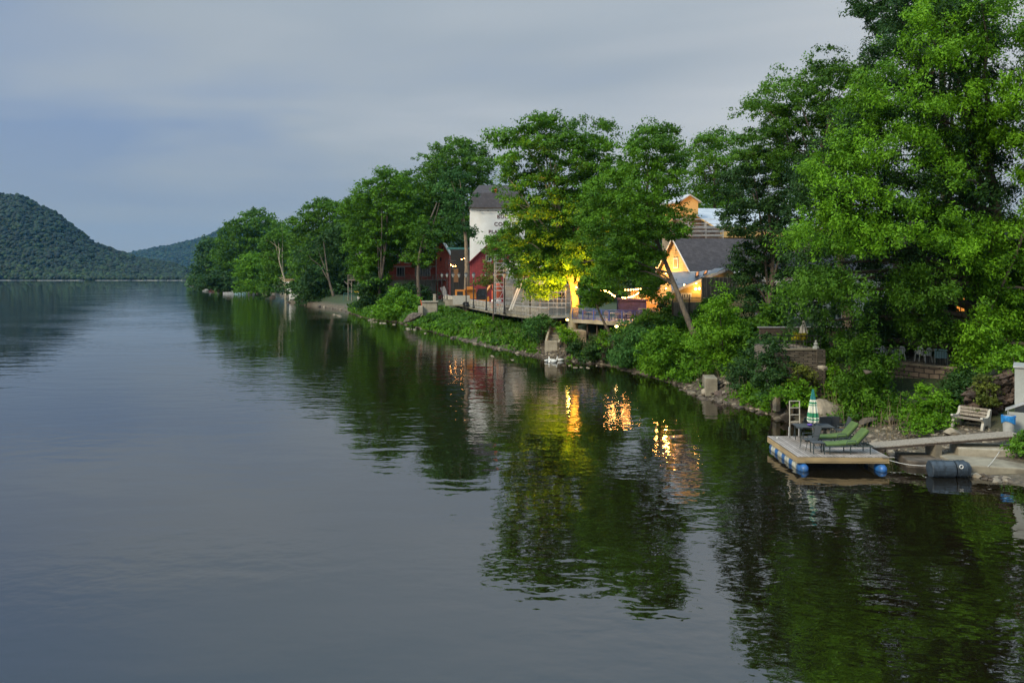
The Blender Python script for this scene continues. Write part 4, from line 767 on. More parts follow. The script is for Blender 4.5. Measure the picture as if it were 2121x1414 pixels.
# grey tilted panel at the far end of the railing
p = W(921, 620, 152); o = thing('tilted_panel', 'pale blue grey slanted panel at the far end of the boardwalk railing', 'panel', (p.x, p.y, zd))
mb = MB(); mb.box((0, 0, 1.5), (0.9, 0.06, 2.4), (0, R(-22), 0)); mb.build('board', 'greyroof', o); mb = MB(); mb.bar((0.3, 0, 0), (0.3, 0, 1.2), 0.05); mb.build('leg', 'galv', o)
# ---- excavator
p = W(982, 0, 124); o = thing('excavator', 'orange excavator with dark glazed cab parked below the dark red barn', 'excavator', (p.x, p.y, zd), R(4))
k1 = 124/F
mb = MB(); mb.box((-2.2, 0, 1.85), (1.5, 2.2, 1.4)); mb.box((-0.6, 0.2, 1.9), (1.8, 1.8, 1.5)); mb.prism([(-1.4, -1.1, 2.55), (0.2, -1.1, 2.6), (-0.2, -1.1, 3.05), (-1.2, -1.1, 3.0)], (0, 2, 0)); hb = mb.build('engine_housing', 'orange', o)
mb = MB(); mb.box((-2.2, -1.12, 2.0), (0.9, 0.05, 0.6)); mb.build('grille', 'darkwall', hb)
mb = MB(); mb.box((-2.0, -1.2, 1.0), (2.6, 0.15, 1.4)); mb.build('side_panel', 'cream', o)
mb = MB(); mb.prism([(0.4, -1.1, 1.0), (1.7, -1.1, 1.0), (2.0, -1.1, 1.7), (1.9, -1.1, 2.7), (0.6, -1.1, 2.7), (0.3, -1.1, 1.9)], (0, 1.1, 0)); cb = mb.build('cab', 'black', o)
mb = MB(); mb.box((1.15, -1.13, 2.0), (0.9, 0.04, 0.9)); mb.build('cab_window', 'glass', cb)
mb = MB(); mb.prism([(0.4, -1.16, 0.75), (2.3, -1.16, 0.75), (2.3, -1.16, 1.5), (2.0, -1.16, 1.45), (1.7, -1.16, 1.0), (0.4, -1.16, 1.0)], (0, 2.2, 0)); mb.build('skirt', 'orange', o)
for s in (-1, 1):
    mb = MB(); mb.prism([(-1.6, s*1.1-0.25, 0.1), (2.0, s*1.1-0.25, 0.1), (2.25, s*1.1-0.25, 0.4), (2.0, s*1.1-0.25, 0.7), (-1.6, s*1.1-0.25, 0.7), (-1.85, s*1.1-0.25, 0.4)], (0, 0.5, 0)); mb.build('track', 'black', o)
mb = MB(); mb.tube([(1.5, 0.4, 1.6), (2.6, 0.5, 3.2), (3.4, 0.5, 3.0)], [0.26, 0.24, 0.18], 4); mb.build('boom', 'orange', o)
mb = MB(); mb.tube([(3.4, 0.5, 3.0), (3.5, 0.5, 1.4)], [0.18, 0.13], 4); mb.build('arm', 'orange', o)
mb = MB(); mb.prism([(3.2, 0.1, 0.7), (3.9, 0.1, 0.6), (3.8, 0.1, 1.4), (3.4, 0.1, 1.5)], (0, 0.8, 0)); mb.build('bucket', 'darkwood', o)
p = W(1028, 0, 118); o = thing('waste_drum', 'tall red orange barrier drum right of the excavator', 'drum', (p.x, p.y, zd)); mb = MB(); mb.lathe([(0.75, 0), (0.75, 0.9), (0.68, 1.0), (0.72, 2.1), (0.6, 3.4), (0.3, 3.6)], 12); mb.build('body', 'redorange', o); mb = MB(); mb.lathe([(0.765, 0.9), (0.7, 1.2)], 12); mb.build('band', 'white', o)
p = W(952, 0, 126); tag((lambda mb: (mb.box((0, 0, 0.45), (4.6, 0.5, 0.9)), mb.box((0, 0, 0.95), (4.8, 0.6, 0.1)), mb.build('concrete_barrier', 'concrete', loc=(0, 0, 0)))[-1])(MB()), 'low pale concrete barrier wall behind the boardwalk railing', 'barrier').location = (p.x, p.y, zd)
# ---- pale concrete blocks and post at the far end
def block(name, label, px0, px1, py0, py1, Y, dep, mat, cat='block', rz=0, capx=0.0, zlow=None):
    a, b_ = W(px0, py0, Y), W(px1, py1, Y); zl = b_.z if zlow is None else zlow
    mb = MB(); w_ = b_.x-a.x; h_ = a.z-zl; bev = 0.05
    mb.box((w_/2, dep/2, h_/2), (w_, dep, h_))
    if capx: mb.box((w_/2, dep/2, h_+0.06), (w_+capx, dep+capx, 0.12))
    me_o = mb.build(name, mat, loc=None); me_o.location = (a.x, Y, zl); me_o.rotation_euler = (0, 0, rz)
    bv = me_o.modifiers.new('bevel', 'BEVEL'); bv.width = 0.04; bv.segments = 2
    return tag(me_o, label, cat)
block('concrete_pier', 'long pale concrete block between the bright shrub and the boardwalk', 874, 905, 626, 644, 127, 3, 'concrete', rz=0.05, capx=0.3, zlow=0.5)
block('concrete_pier', 'lower pale concrete step left of the long block behind the bright shrub', 866, 876, 634, 648, 126.4, 2, 'concrete', zlow=0.5)
block('concrete_post', 'short square concrete post standing on the far end of the concrete block', 897, 903, 609, 627, 128, 0.5, 'concrete', 'post')
block('concrete_pier', 'small pale concrete block at the waterline left of the bright shrub', 767, 782, 645, 658, 148, 3, 'concrete', zlow=-0.5)
p = W(873, 632, 131); mb = MB(); mb.add([(0, 0, -0.4), (0.9, 0.2, -0.4), (0.7, 0.9, -0.4), (-0.25, 0.1, 1.0)], [(0, 1, 3), (1, 2, 3), (2, 0, 3), (0, 2, 1)]); tag(mb.build('kayak_bow', 'redorange', loc=(0, 0, 0)), 'orange pointed tarp corner beside the pale concrete block', 'tarp').location = p
# green pipe rail and yellow kayak by the brick building
p = W(712, 608, 170); o = thing('pipe_railing', 'low green pipe railing left of the brick building', 'railing', (p.x, p.y, p.z-0.9))
mb = MB(); mb.bar((0, 0, 0.95), (4.2, 0, 0.75), 0.06); mb.bar((0, 0, 0.5), (4.2, 0, 0.35), 0.05); mb.build('rail', 'tealbeam', o)
mb = MB(); [mb.bar((x, 0, -0.6), (x, 0, 0.95-x*0.048), 0.06) for x in (0, 1.4, 2.8, 4.2)]; mb.build('post', 'tealbeam', o)
p = W(740, 604.5, 168); mb = MB(); mb.tube([(-0.7, 0, 0.1), (-0.3, 0, 0), (0.3, 0, 0), (0.7, 0, 0.1)], [0.04, 0.2, 0.2, 0.04], 8); tag(mb.build('kayak', 'kayak', smooth=True), 'small yellow kayak lying at the foot of the brick building', 'kayak').location = p
# ---- white boathouse wall with door and brown fence
p = W(590, 627, 250); kk = 250/F; o = thing('boathouse', 'white boathouse wall with a grey door and brown fence on top at the water', 'boathouse', (p.x, 250, 0)); bz = lambda py: at(0, py, 250).z
mb = MB(); mb.prism([(0, 0, bz(583)), (0, 0, bz(588)), (1.3, 0, bz(608)), (1.5, 0, -1), (4.6, 0, -1), (4.6, 0, bz(585))], (0, 5, 0)); mb.build('wall', 'white', o)
mb = MB(); mb.box2((2.0, -0.08, bz(615)), (3.1, 0.0, bz(590))); mb.build('door', 'greysheet', o)
mb = MB(); [mb.bar((x*0.6, 0.1, bz(585)), (x*0.6, 0.1, bz(577)), 0.09) for x in range(8)]; mb.box((2.2, 0.1, bz(578)), (4.6, 0.1, 0.18)); mb.box((2.2, 0.12, bz(582)), (4.6, 0.06, 0.8)); mb.build('fence', 'fascia', o)
mb = MB(); mb.box2((1.0, -0.6, -1), (4.0, 0, bz(622))); mb.build('footing', 'concrete', o)
# ---- boats far off
def boat(px, py, Y, L_, mat, label, rz=0.0, cabin=False, name='motor_boat'):
    p = W(px, py, Y); o = thing(name, label, 'boat', (p.x, Y, 0), rz, 'boats moored under the far trees')
    mb = MB(); pr = [(-0.5, 0.9), (-0.2, 1.0), (0.15, 0.95), (0.38, 0.6), (0.5, 0.05)]; w_ = L_*0.17; vs = []; fs = []
    for t, s in pr: vs += [(t*L_, -w_*s, 0.75+0.2*max(0, t)), (t*L_, -w_*s*0.6, -0.2), (t*L_, w_*s*0.6, -0.2), (t*L_, w_*s, 0.75+0.2*max(0, t))]
    for i in range(4): fs += [(i*4+j, i*4+(j+1) % 4, i*4+4+(j+1) % 4, i*4+4+j) for j in range(4)]
    fs += [(0, 3, 2, 1), (16, 17, 18, 19)]; mb.add(vs, fs); mb.build('hull', mat, o)
    mb = MB(); mb.box((-0.1*L_, 0, 0.86), (L_*0.5, w_*1.3, 0.08)); mb.build('deck', 'cream', o)
    mb = MB(); mb.prism([(0.1*L_, -w_*0.7, 0.9), (0.22*L_, -w_*0.7, 0.9), (0.1*L_, -w_*0.7, 1.5 if not cabin else 2.2), (0.05*L_, -w_*0.7, 1.5 if not cabin else 2.2)], (0, w_*1.4, 0)); mb.build('windshield', 'greyroof', o)
    mb = MB(); mb.box((-0.52*L_, 0, 0.7), (0.4, 0.45, 1.0)); mb.build('outboard_motor', 'black', o); return o
boat(432, 599, 462, 6.5, 'white', 'long white boat, leftmost of those moored under the far trees', 0.1)
boat(447, 600, 450, 7.5, 'boatred', 'dull red boat second from the left under the far trees', 0.05, True)
boat(478, 608, 360, 6.5, 'white', 'white flat boat moored in front of the low dark tree', 0.1)
boat(498, 609, 357, 5.2, 'boatblue', 'pale blue boat moored between the white boat and the grey dock', -0.1)
boat(514, 608, 358, 5.5, 'greyroof', 'grey boat with raised windshield, rightmost of the moored boats', 0.2, True)
# ---- concrete steps box at the shore
Yc = 79; p = W(1128, 722, 80); o = thing('concrete_steps', 'broken concrete steps in a tall box running down to the shore', 'steps', (p.x, 79.5, -0.2), R(-8)); 
cz = lambda py: at(0, py, Yc).z+0.2
mb = MB(); w_ = 1.25; mb.box2((0, 0, 0), (w_, 0.25, cz(706))); mb.prism([(0, 0.25, 0), (0, 5.5, 0), (0, 5.5, cz(676)), (0, 0.25, cz(706))], (0.18, 0, 0)); mb.prism([(w_, 0.25, 0), (w_, 5.5, 0), (w_, 5.5, cz(684)), (w_, 0.25, cz(706)-0.2)], (0.18, 0, 0)); mb.build('side_wall', 'concrete', o)
mb = MB()
for i in range(6): mb.box2((0.18, 0.3+i*0.85, 0), (w_, 1.1+i*0.85, cz(710)+i*0.3-0.35))
mb.build('step', 'concrete_d', o)
# ---- square concrete block near the shore
block('concrete_block', 'square concrete block by the water under the feathery shrub', 1461, 1486, 783, 808, 52.4, 2.0, 'concrete_d', rz=R(-8), zlow=0.1)
block('stone_pier', 'rough stone pier under the blue railed deck', 1184, 1215, 685, 706, 79.5, 2.5, 'rock_pale', 'pier', rz=0.1, zlow=0.4)
block('stone_pier', 'short rough stone pillar among rocks left of the pool ladder', 1607, 1618, 822, 848, 45.3, 0.4, 'rock_pale', 'pillar', rz=0.2, zlow=0.3)
# ---- blue railed dining deck
Q = [W(1186, 0, 82.5), W(1230, 0, 80.2), W(1262, 0, 78.5), W(1316, 0, 76.5), W(1372, 0, 75)]
for q in Q: q.z = 3.55
o = thing('dining_deck', 'timber dining deck over the bank with a bright blue steel railing', 'deck', (Q[1].x, Q[1].y, 3.55)); n = len(Q); inn = [q+Vector((2.2, 9, 0)) for q in Q]
mb = MB(); dn = Vector((0, 0, -0.35)); mb.add(Q+inn+[q+dn for q in Q]+[q+dn for q in inn], [(i, i+1, n+i+1, n+i) for i in range(n-1)]+[(2*n+i, 2*n+i+1, i+1, i) for i in range(n-1)]+[(2*n, 0, n, 3*n)]+[(2*n+i, 3*n+i, 3*n+i+1, 2*n+i+1) for i in range(n-1)]); mb.build('floor', 'concrete', o, world=True)
mb = MB(); sp = MB(); rl = MB(); bs = MB()
for i in range(n-1):
    a, b_ = Q[i], Q[i+1]; Ls = (b_-a).length; m_n = max(2, int(Ls/1.15))
    for z in (1.12, 0.95, 0.12): rl.bar(a+Vector((0, .1, z)), b_+Vector((0, .1, z)), 0.03)
    for j in range(m_n): q = a.lerp(b_, j/m_n)+Vector((0, .1, 0)); mb.bar(q, q+Vector((0, 0, 1.15)), 0.06)
    nb = int(Ls/0.16)
    for j in range(nb): q = a.lerp(b_, (j+.5)/nb)+Vector((0, .1, 0)); bs.bar(q+Vector((0, 0, .1)), q+Vector((0, 0, 0.95)), 0.012)
    for j in range(2): q = a.lerp(b_, (j+.3)/2)+Vector((0.2, .8, -0.35)); sp.bar(q, q-Vector((0, 0, 3.2)), 0.1, 6)
a = Q[0]; b_ = inn[0]
for z in (1.12, 0.9, 0.7, 0.5, 0.3, 0.12): rl.bar(a+Vector((0, .1, z)), a.lerp(b_, 0.3)+Vector((0, .1, z)), 0.025)
rr_ = rl.build('rail', 'bluerail', o, world=True); build_each(mb, 'rail_post', 'bluerail', o, world=True); bs.build('baluster', 'bluerail', o, world=True); build_each(sp, 'support_post', 'darkwood', o, world=True)
# chairs with round backs on the deck
def round_chair(loc, rz, label, first=[None]):
    if first[0]: return dup(first[0], loc, rz, label)
    o = thing('round_back_chair', label, 'chair', loc, rz, 'round backed chairs on the blue railed deck'); first[0] = o
    mb = MB(); mb.lathe([(0.0, 0.43), (0.23, 0.43), (0.23, 0.48), (0.0, 0.49)], 10); mb.build('seat', 'chairseat', o)
    pts = [(0.24*math.cos(t), 0.22, 0.75+0.27*math.sin(t)) for t in [R(-40+i*26) for i in range(11)]]; mb = MB(); mb.prism([(x, 0.2, z) for x, y, z in pts], (0, 0.03, 0)); mb.build('backrest', 'chairseat', o)
    for sx in (-1, 1):
        for sy in (-1, 1): mb = MB(); mb.bar((sx*0.17, sy*0.17, 0), (sx*0.16, sy*0.16, 0.44), 0.02); mb.build('leg', 'chairmetal', o)
    return o
RC = [(1212, 81.5, 20, 'round backed chair at the left end of the blue railing'), (1228, 81.3, 200, 'round backed chair left of the leaning tree trunk'), (1256, 80, 170, 'round backed chair right behind the leaning tree trunk'), (1277, 79.2, 190, 'round backed chair straight above the deck lamp'),
      (1291, 78.8, 160, 'round backed chair just right of the deck lamp'), (1303, 78.4, 185, 'round backed chair over the olive shrub top'), (1317, 78.5, 200, 'rightmost round backed chair on the blue railed deck')]
for px, Y, rz, l in RC: p = W(px, 0, Y); p.z = 3.55; round_chair(p, R(rz), l)
def dtable(loc, label, first=[None]):
    if first[0]: return dup(first[0], loc, 0, label)
    o = thing('dining_table', label, 'table', loc, 0, 'tables on the blue railed deck'); first[0] = o
    mb = MB(); mb.lathe([(0.0, 0.71), (0.45, 0.71), (0.45, 0.75), (0.0, 0.75)], 14); mb.build('tabletop', 'cream', o); mb = MB(); mb.lathe([(0.25, 0), (0.22, 0.04), (0.04, 0.08), (0.04, 0.71)], 8); mb.build('pedestal', 'black', o); return o
for px, Y, l in ((1219, 82, 'dining table at the left end of the blue railed deck'), (1266, 80.3, 'dining table behind the leaning tree trunk'), (1298, 79.3, 'dining table on the right part of the blue railed deck')): p = W(px, 0, Y); p.z = 3.55; dtable(p, l)
p = W(1308, 0, 84); o = thing('serving_station', 'dark navy covered bar standing behind the chairs on the deck', 'bar', (p.x, p.y, 3.55)); mb = MB(); mb.box((0, 0, 1.0), (2.9, 1.5, 2.0)); mb.build('cover', 'gate', o); mb = MB(); mb.prism([(-1.6, -0.9, 2.0), (1.6, -0.9, 1.85), (1.6, -0.9, 2.0), (-1.6, -0.9, 2.2)], (0, 1.8, 0)); mb.build('top', 'gate', o)
# ---- floodlights
def spot(parent, loc, target, energy, colr, size=100, blend=0.6, r=0.12):
    l = bpy.data.lights.new('lamp_light', 'SPOT'); ob = bpy.data.objects.new('lamp_light', l); col.objects.link(ob); l.energy = energy; l.color = colr; l.spot_size = R(size); l.spot_blend = blend; l.shadow_soft_size = r
    ob.parent = parent; ob.location = loc; d = Vector(target)-(Vector(loc)+Vector(parent.location)); ob.rotation_euler = d.to_track_quat('-Z', 'Y').to_euler(); return ob
def point(parent, loc, energy, colr, r=0.1):
    l = bpy.data.lights.new('lamp_light', 'POINT'); ob = bpy.data.objects.new('lamp_light', l); col.objects.link(ob); l.energy = energy; l.color = colr; l.shadow_soft_size = r; ob.parent = parent; ob.location = loc; return ob
def floodlight(px, py, Y, label, mat='flood', s=0.14):
    p = W(px, py, Y); o = thing('floodlight', label, 'floodlight', p, 0, 'floodlights on the bank'); mb = MB(); mb.tube([(0, 0.25, -0.06), (0, 0.05, 0)], [s*0.7, s*1.05], 10); mb.bar((0, 0.1, -1.6), (0, 0.1, 0), 0.03); mb.build('housing', 'black', o)
    mb = MB(); mb.lathe([(0.0, -s*0.7), (s*0.7, -s*0.4), (s, 0), (s*0.7, s*0.4), (0.0, s*0.7)], 10, (0, -0.05, 0)); mb.build('lens', mat, o); return o
o = floodlight(1175, 662, 78.0, 'floodlight glaring yellow at the foot of the pale split trunk')
spot(o, (0.0, -0.5, 0.3), W(1170, 560, 81), 27000, (1.0, 0.42, 0.04), 108); point(o, (0.1, -0.3, 0.3), 90, (1.0, 0.52, 0.06))
o = floodlight(1277, 676, 76.6, 'bright lamp on the edge of the dining deck right of the leaning trunk', 'floodw', 0.17)
point(o, (0, -0.5, 0.1), 120, (1.0, 0.62, 0.2))
# ---- string lights
def string_lights(pts, n, sag, label, s=0.07):
    P = [W(*p) for p in pts]; mid = P[0]; o = thing('string_lights', label, 'string lights', mid, 0, 'strings of warm bulbs')
    cb = MB(); allp = []
    for i in range(len(P)-1):
        for j in range(9):
            t = j/8; q = P[i].lerp(P[i+1], t); q.z -= sag*4*t*(1-t); allp.append(q)
    cb.tube(allp, 0.012, 4, False); cb.build('cable', 'black', o, world=True)
    tot = len(allp)-1
    for k_ in range(n):
        f = (k_+0.5+random.uniform(-.2, .2))/n*tot; a = int(f); q = allp[a].lerp(allp[min(a+1, tot)], f-a)-Vector((0, 0, 0.07)); 
        if k_ == 0: mb = MB(); mb.lathe([(0.0, -s), (s*0.8, -s*0.5), (s, 0), (s*0.6, s*0.7), (0.0, s)], 8); b0 = mb.build('bulb', 'bulb', o); b0.location = q-mid
        else: bb = b0.copy(); col.objects.link(bb); bb.location = q-mid
    return o
string_lights([(1243, 600, 78), (1270, 596, 82), (1330, 596, 84)], 24, 0.15, 'upper level row of warm bulbs above the blue railed deck')
string_lights([(1250, 597, 80), (1262, 603, 81), (1275, 612, 82)], 9, 0.1, 'short row of bulbs slanting down to the right at the left end')
string_lights([(1288, 614, 82), (1302, 614, 83), (1318, 608, 84), (1328, 598, 85)], 15, 0.08, 'lower curved row of bulbs rising to the right under the dark foliage')
string_lights([(1180, 590, 84.5), (1196, 593, 83)], 3, 0.1, 'short row of bulbs crossing the floodlit trunk')
for a in (((1290, 600, 80)), ((1320, 604, 84))):
    pass
o = thing('string_light_post', 'slim dark post carrying the bulb strings above the bar', 'post', (W(1330, 0, 84).x, 84, 3.5)); mb = MB(); mb.bar((0, 0, 0), (0, 0, 3.4), 0.06); mb.build('pole', 'black', o)
point(o, (-2.0, -2.0, 2.9), 130, (1.0, 0.36, 0.08), 0.5); point(o, (-0.3, -1.5, 2.6), 130, (1.0, 0.36, 0.08), 0.5)
# ---- gable house helper
def gable_house(name, label, E0, PK, rdir, Lr, zbase, wallmat, roofmat, trim, cat='building', over=0.35):
    """E0 near eave corner, PK gable peak (world); ridge runs along rdir for Lr"""
    E0, PK, r = Vector(E0), Vector(PK), Vector((rdir[0], rdir[1], 0)).normalized(); E1 = Vector((2*PK.x-E0.x, 2*PK.y-E0.y, E0.z))
    o = thing(name, label, cat, (E0.x, E0.y, zbase)); B0, B1 = Vector((E0.x, E0.y, zbase)), Vector((E1.x, E1.y, zbase))
    mb = MB(); mb.prism([B0, E0, PK, E1, B1], r*Lr); 
    w_ = mb.build('wall', wallmat, o, world=True)
    mb = MB(); tr = MB()
    for E_ in (E0, E1):
        out = (E_-PK); out_h = out.normalized()*over; a = E_+out_h+Vector((0, 0, 0.03)); b_ = PK+Vector((0, 0, 0.05)); up = Vector((0, 0, 0.14))
        mb.prism([a-r*over, b_-r*over, b_-r*over+up, a-r*over+up], r*(Lr+2*over)); tr.prism([a-r*(over+0.06), b_-r*(over+0.06), b_-r*(over+0.06)+up*1.3, a-r*(over+0.06)+up*1.3], r*0.05)
        tr.prism([a-r*over+Vector((0, 0, -0.12)), a-r*over+up+Vector((0, 0, -0.0)), a-r*over+up+out_h.normalized()*0.06, a-r*over+out_h.normalized()*0.06+Vector((0, 0, -0.12))], r*(Lr+over))
    mb.build('roof', roofmat, o, world=True); tr.build('trim', trim, o, world=True); return o, r, E1
oh, r_, E1 = gable_house('yellow_house', 'pale yellow board house with steep dark roof, its gable lit warm orange', W(1433, 561, 77.5), W(1399, 497, 80.8), (1, 0.25), 9, 4.0, 'yellowboard', 'shingle', 'white')
# gable window and ornament, placed on the gable plane
E0 = W(1433, 561, 77.5); gd = (E1-E0); gd.z = 0; Lg = gd.length; gd.normalize(); nrm = Vector((gd.y, -gd.x, 0)); nrm = nrm if nrm.dot(Vector((0, -1, 0))) > 0 or nrm.x < 0 else -nrm
if nrm.x > 0: nrm = -nrm
def gp(s, z): return E0+gd*s+nrm*0.06+Vector((0, 0, z-E0.z))
ang = math.atan2(gd.y, gd.x)
mb = MB(); c = gp(Lg*0.47, at(0, 545, 80).z); mb.box(c, (0.95, 0.08, 1.05), (0, 0, ang)); wf = mb.build('window', 'white', oh, world=True)
mb = MB(); mb.box(Vector(c)+nrm*0.04, (0.7, 0.04, 0.8), (0, 0, ang)); me_ = mb.build('pane', 'fascia', None); 
me_.parent = wf; me_.location = -Vector(oh.location)
mb = MB()
for dx, z in ((0.5, 0.0), (0.38, 0.35), (0.28, 0.7), (0.15, 1.05)):
    c2 = gp(Lg*0.47-dx/2, at(0, 535, 80).z+z); c3 = gp(Lg*0.47+dx/2, at(0, 535, 80).z+z); mb.bar(c2, c2+Vector((0, 0, 0.25)), 0.035); mb.bar(c3, c3+Vector((0, 0, 0.25)), 0.035); mb.bar(c2, c3, 0.02)
mb.build('gable_ornament', 'fascia', oh, world=True)
# string of tiny bulbs under the left rake
P0 = E1+nrm*0.35+Vector((0, 0, 0)); 
o = thing('gable_floodlight', 'lamp at the foot of the yellow gable washing it orange', 'lamp', gp(Lg*0.5, at(0, 566, 79).z)+nrm*1.0); mb = MB(); mb.lathe([(0.0, -.08), (.09, 0), (0.0, .08)], 8); mb.build('globe', 'bulb', o); mb = MB(); mb.bar((0, 0, -0.5), (0, 0, 0), 0.025); mb.build('bracket', 'black', o)
point(o, (0, 0, 0.25), 330, (1.0, 0.40, 0.07), 0.15)
o = thing('gable_floodlight', 'small lamp below the left slope of the yellow gable', 'lamp', gp(Lg*0.85, at(0, 555, 81).z)+nrm*0.9); mb = MB(); mb.lathe([(0.0, -.08), (.09, 0), (0.0, .08)], 8); mb.build('globe', 'bulb', o); mb = MB(); mb.bar((0, 0, -0.6), (0, 0, 0), 0.025); mb.build('bracket', 'black', o)
point(o, (0, 0, 0.2), 130, (1.0, 0.40, 0.07), 0.15)
# lower grey roof lean-tos and lit wing of the house
o = thing('house_wing', 'low wing with grey metal roof, white rake board and lit yellow wall', 'building', (W(1400, 0, 72).x, 72, 4.2))
fl, frt = W(1392, 606, 72), W(1502, 560, 72); bl_, br_ = W(1385, 566, 78.5), W(1520, 560, 77)
fl2 = fl+Vector((0.0, 0, 0)); mb = MB(); up = Vector((0, 0, 0.12)); mb.add([fl2, frt, br_, bl_, fl2+up, frt+up, br_+up, bl_+up], [(0, 3, 2, 1), (4, 5, 6, 7), (0, 1, 5, 4), (1, 2, 6, 5), (2, 3, 7, 6), (3, 0, 4, 7)]); rf = mb.build('roof', 'greyroof', o, world=True)
for s in (0.42, 0.56):
    a = fl.lerp(frt, s)+Vector((0, 0, 0)); b_ = bl_.lerp(br_, s); q0, q1 = a.lerp(b_, 0.35)+up*1.05, a.lerp(b_, 0.75)+up*1.05; mb = MB(); dv = (frt-fl).normalized()*0.42; mb.prism([q0, q0+dv, q1+dv, q1], (0, 0, 0.09)); sk = mb.build('skylight', 'darkwood', rf); sk.location = -Vector(o.location)
    mb = MB(); mb.prism([q0.lerp(q1, .1)+dv*0.25, q0.lerp(q1, .1)+dv*0.75, q0.lerp(q1, .9)+dv*0.75, q0.lerp(q1, .9)+dv*0.25], (0, 0, 0.11)); gl = mb.build('skylight_glass', 'litwin', rf); gl.location = -Vector(o.location)
wl0 = Vector((fl.x+0.15, 72.3, 4.2)); mb = MB(); mb.prism([wl0, Vector((frt.x-0.1, 72.3, 4.2)), Vector((frt.x-0.1, 72.3, frt.z-0.05)), Vector((fl.x+0.15, 72.3, fl.z-0.0))], (0.3, 4.2, 0)); mb.build('wall', 'yellowboard', o, world=True)
mb = MB(); a, b_ = fl+Vector((-0.1, -0.03, -0.12)), frt+Vector((0, -0.03, -0.12)); mb.prism([a, b_, b_+Vector((0, 0, 0.24)), a+Vector((0, 0, 0.24))], (0, 0.03-0.05, 0)); mb.build('rake_board', 'white', o, world=True)
for px in (1416, 1426.5): window(o, local(o, W(px, 613, 72.24)), 0.4, 0.42, 'white')
p = local(o, W(1448, 598, 72)); 
for i, px in enumerate((1441, 1448.5)):
    q = local(o, W(px, 598.5 - i, 72.0)); mb = MB(); mb.lathe([(0.0, -.13), (.13, 0), (0.0, .13)], 8, q); mb.build('wall_lamp', 'floodw', o); point(o, q+Vector((0, -0.35, 0)), 34, (1.0, 0.55, 0.12), 0.1)
string_lights([(1372, 597, 71.5), (1405, 589, 71.4), (1452, 584, 71.2), (1460, 582, 70.8)], 6, 0.02, 'sparse row of bulbs along the grey roof of the lit wing', 0.06)
o = thing('board_screen', 'tall brown vertical board screen right of the lit wing wall', 'screen', (W(1453, 0, 70.5).x, 70.5, 4.3)); zz = lambda py: at(0, py, 70.5).z-4.3
mb = MB(); mb.box2((0, 0, zz(622)), (3.2, 0.1, zz(576))); mb.build('boards', 'fencewood', o); mb = MB()
for i in range(9): mb.box2((i*0.38, -0.07, zz(622)), (i*0.38+0.08, 0, zz(576))); 
mb.box2((-0.1, -0.05, zz(576)), (3.3, 0.15, zz(574))); mb.build('batten', 'greywood', o)
o = thing('small_gable_roof', 'small pale roof with yellow gable above the board screen', 'roof', (W(1476, 0, 74).x, 74, at(0, 575, 74).z)); mb = MB(); mb.prism([(0, 0, 0), (2.0, 0, 0), (1.9, 0, 0.55), (1.0, 0, 0.75)], (0, 3, 0)); mb.build('gable', 'yellowboard', o); mb = MB(); mb.prism([(-0.3, -0.2, -0.05), (1.0, -0.2, 0.78), (2.1, -0.2, 0.58), (2.1, -0.2, 0.7), (1.0, -0.2, 0.9), (-0.3, -0.2, 0.08)], (0, 3.4, 0)); mb.build('roof', 'greyroof', o)
# lit restaurant front behind the deck
o = thing('restaurant_front', 'warmly lit pale wall with white framed windows behind the deck trees', 'building', (W(1306, 0, 86).x, 86, 3.5)); zz = lambda py: at(0, py, 86).z-3.5
mb = MB(); mb.box2((0, 0, 0), (6.4, 3, zz(598))); mb.build('wall', 'yellowboard', o)
for px in (1316, 1330, 1352, 1361, 1372): window(o, ((px-1306)*86/F, -0.04, zz(618)), 0.45, 1.0, 'white', pane='litwin')
mb = MB(); mb.box2((-0.1, -1.4, zz(600)), (6.6, 3, zz(597))); mb.build('roof', 'shingle', o)
point(o, (1.2, -1.0, 2.0), 140, (1.0, 0.42, 0.14), 0.2); point(o, (3.4, -1.0, 2.0), 110, (1.0, 0.42, 0.14), 0.2)
# grey fence with lattice on retaining posts
o = thing('wooden_fence', 'grey vertical board fence with a lattice top in front of the lit house', 'fence', (W(1392, 0, 69.5).x, 69.5, 4.2)); zz = lambda py: at(0, py, 69.5).z-4.2
mb = MB(); mb.box2((0, 0, zz(656)), (4.4, 0.08, zz(627))); mb.build('boards', 'fencewood', o)
mb = MB(); h0, h1_ = zz(626), zz(617)
for i in range(30):
    x = i*0.15; mb.bar((x, 0.03, h0), (x+(h1_-h0), 0.03, h1_), 0.014); mb.bar((x+(h1_-h0), 0.05, h0), (x, 0.05, h1_), 0.014)
mb.box((2.3, 0.04, h1_+0.03), (4.7, 0.08, 0.06)); mb.box((2.3, 0.04, h0-0.02), (4.7, 0.1, 0.06)); mb.build('lattice', 'greywood', o)
mb = MB(); [mb.box2((x-0.05, -0.06, zz(676)), (x+0.05, -0.001, zz(616))) for x in (0.05, 1.5, 2.95, 4.35)]; mb.box2((0, -0.1, zz(660)), (4.4, 0.6, zz(657))); mb.build('post', 'darkwood', o)
o = thing('patio_fence', 'low dark picket fence in front of the restaurant windows', 'fence', (W(1322, 0, 81).x, 81, 3.6)); mb = MB(); [mb.bar((x*0.14, 0, 0), (x*0.14, 0, 1.1), 0.02) for x in range(24)]; mb.build('picket', 'greywood', o); mb = MB(); mb.bar((0, 0, 1.1), (3.3, 0, 1.1), 0.04); mb.bar((0, 0, 0.25), (3.3, 0, 0.25), 0.04); mb.build('rail', 'greywood', o)
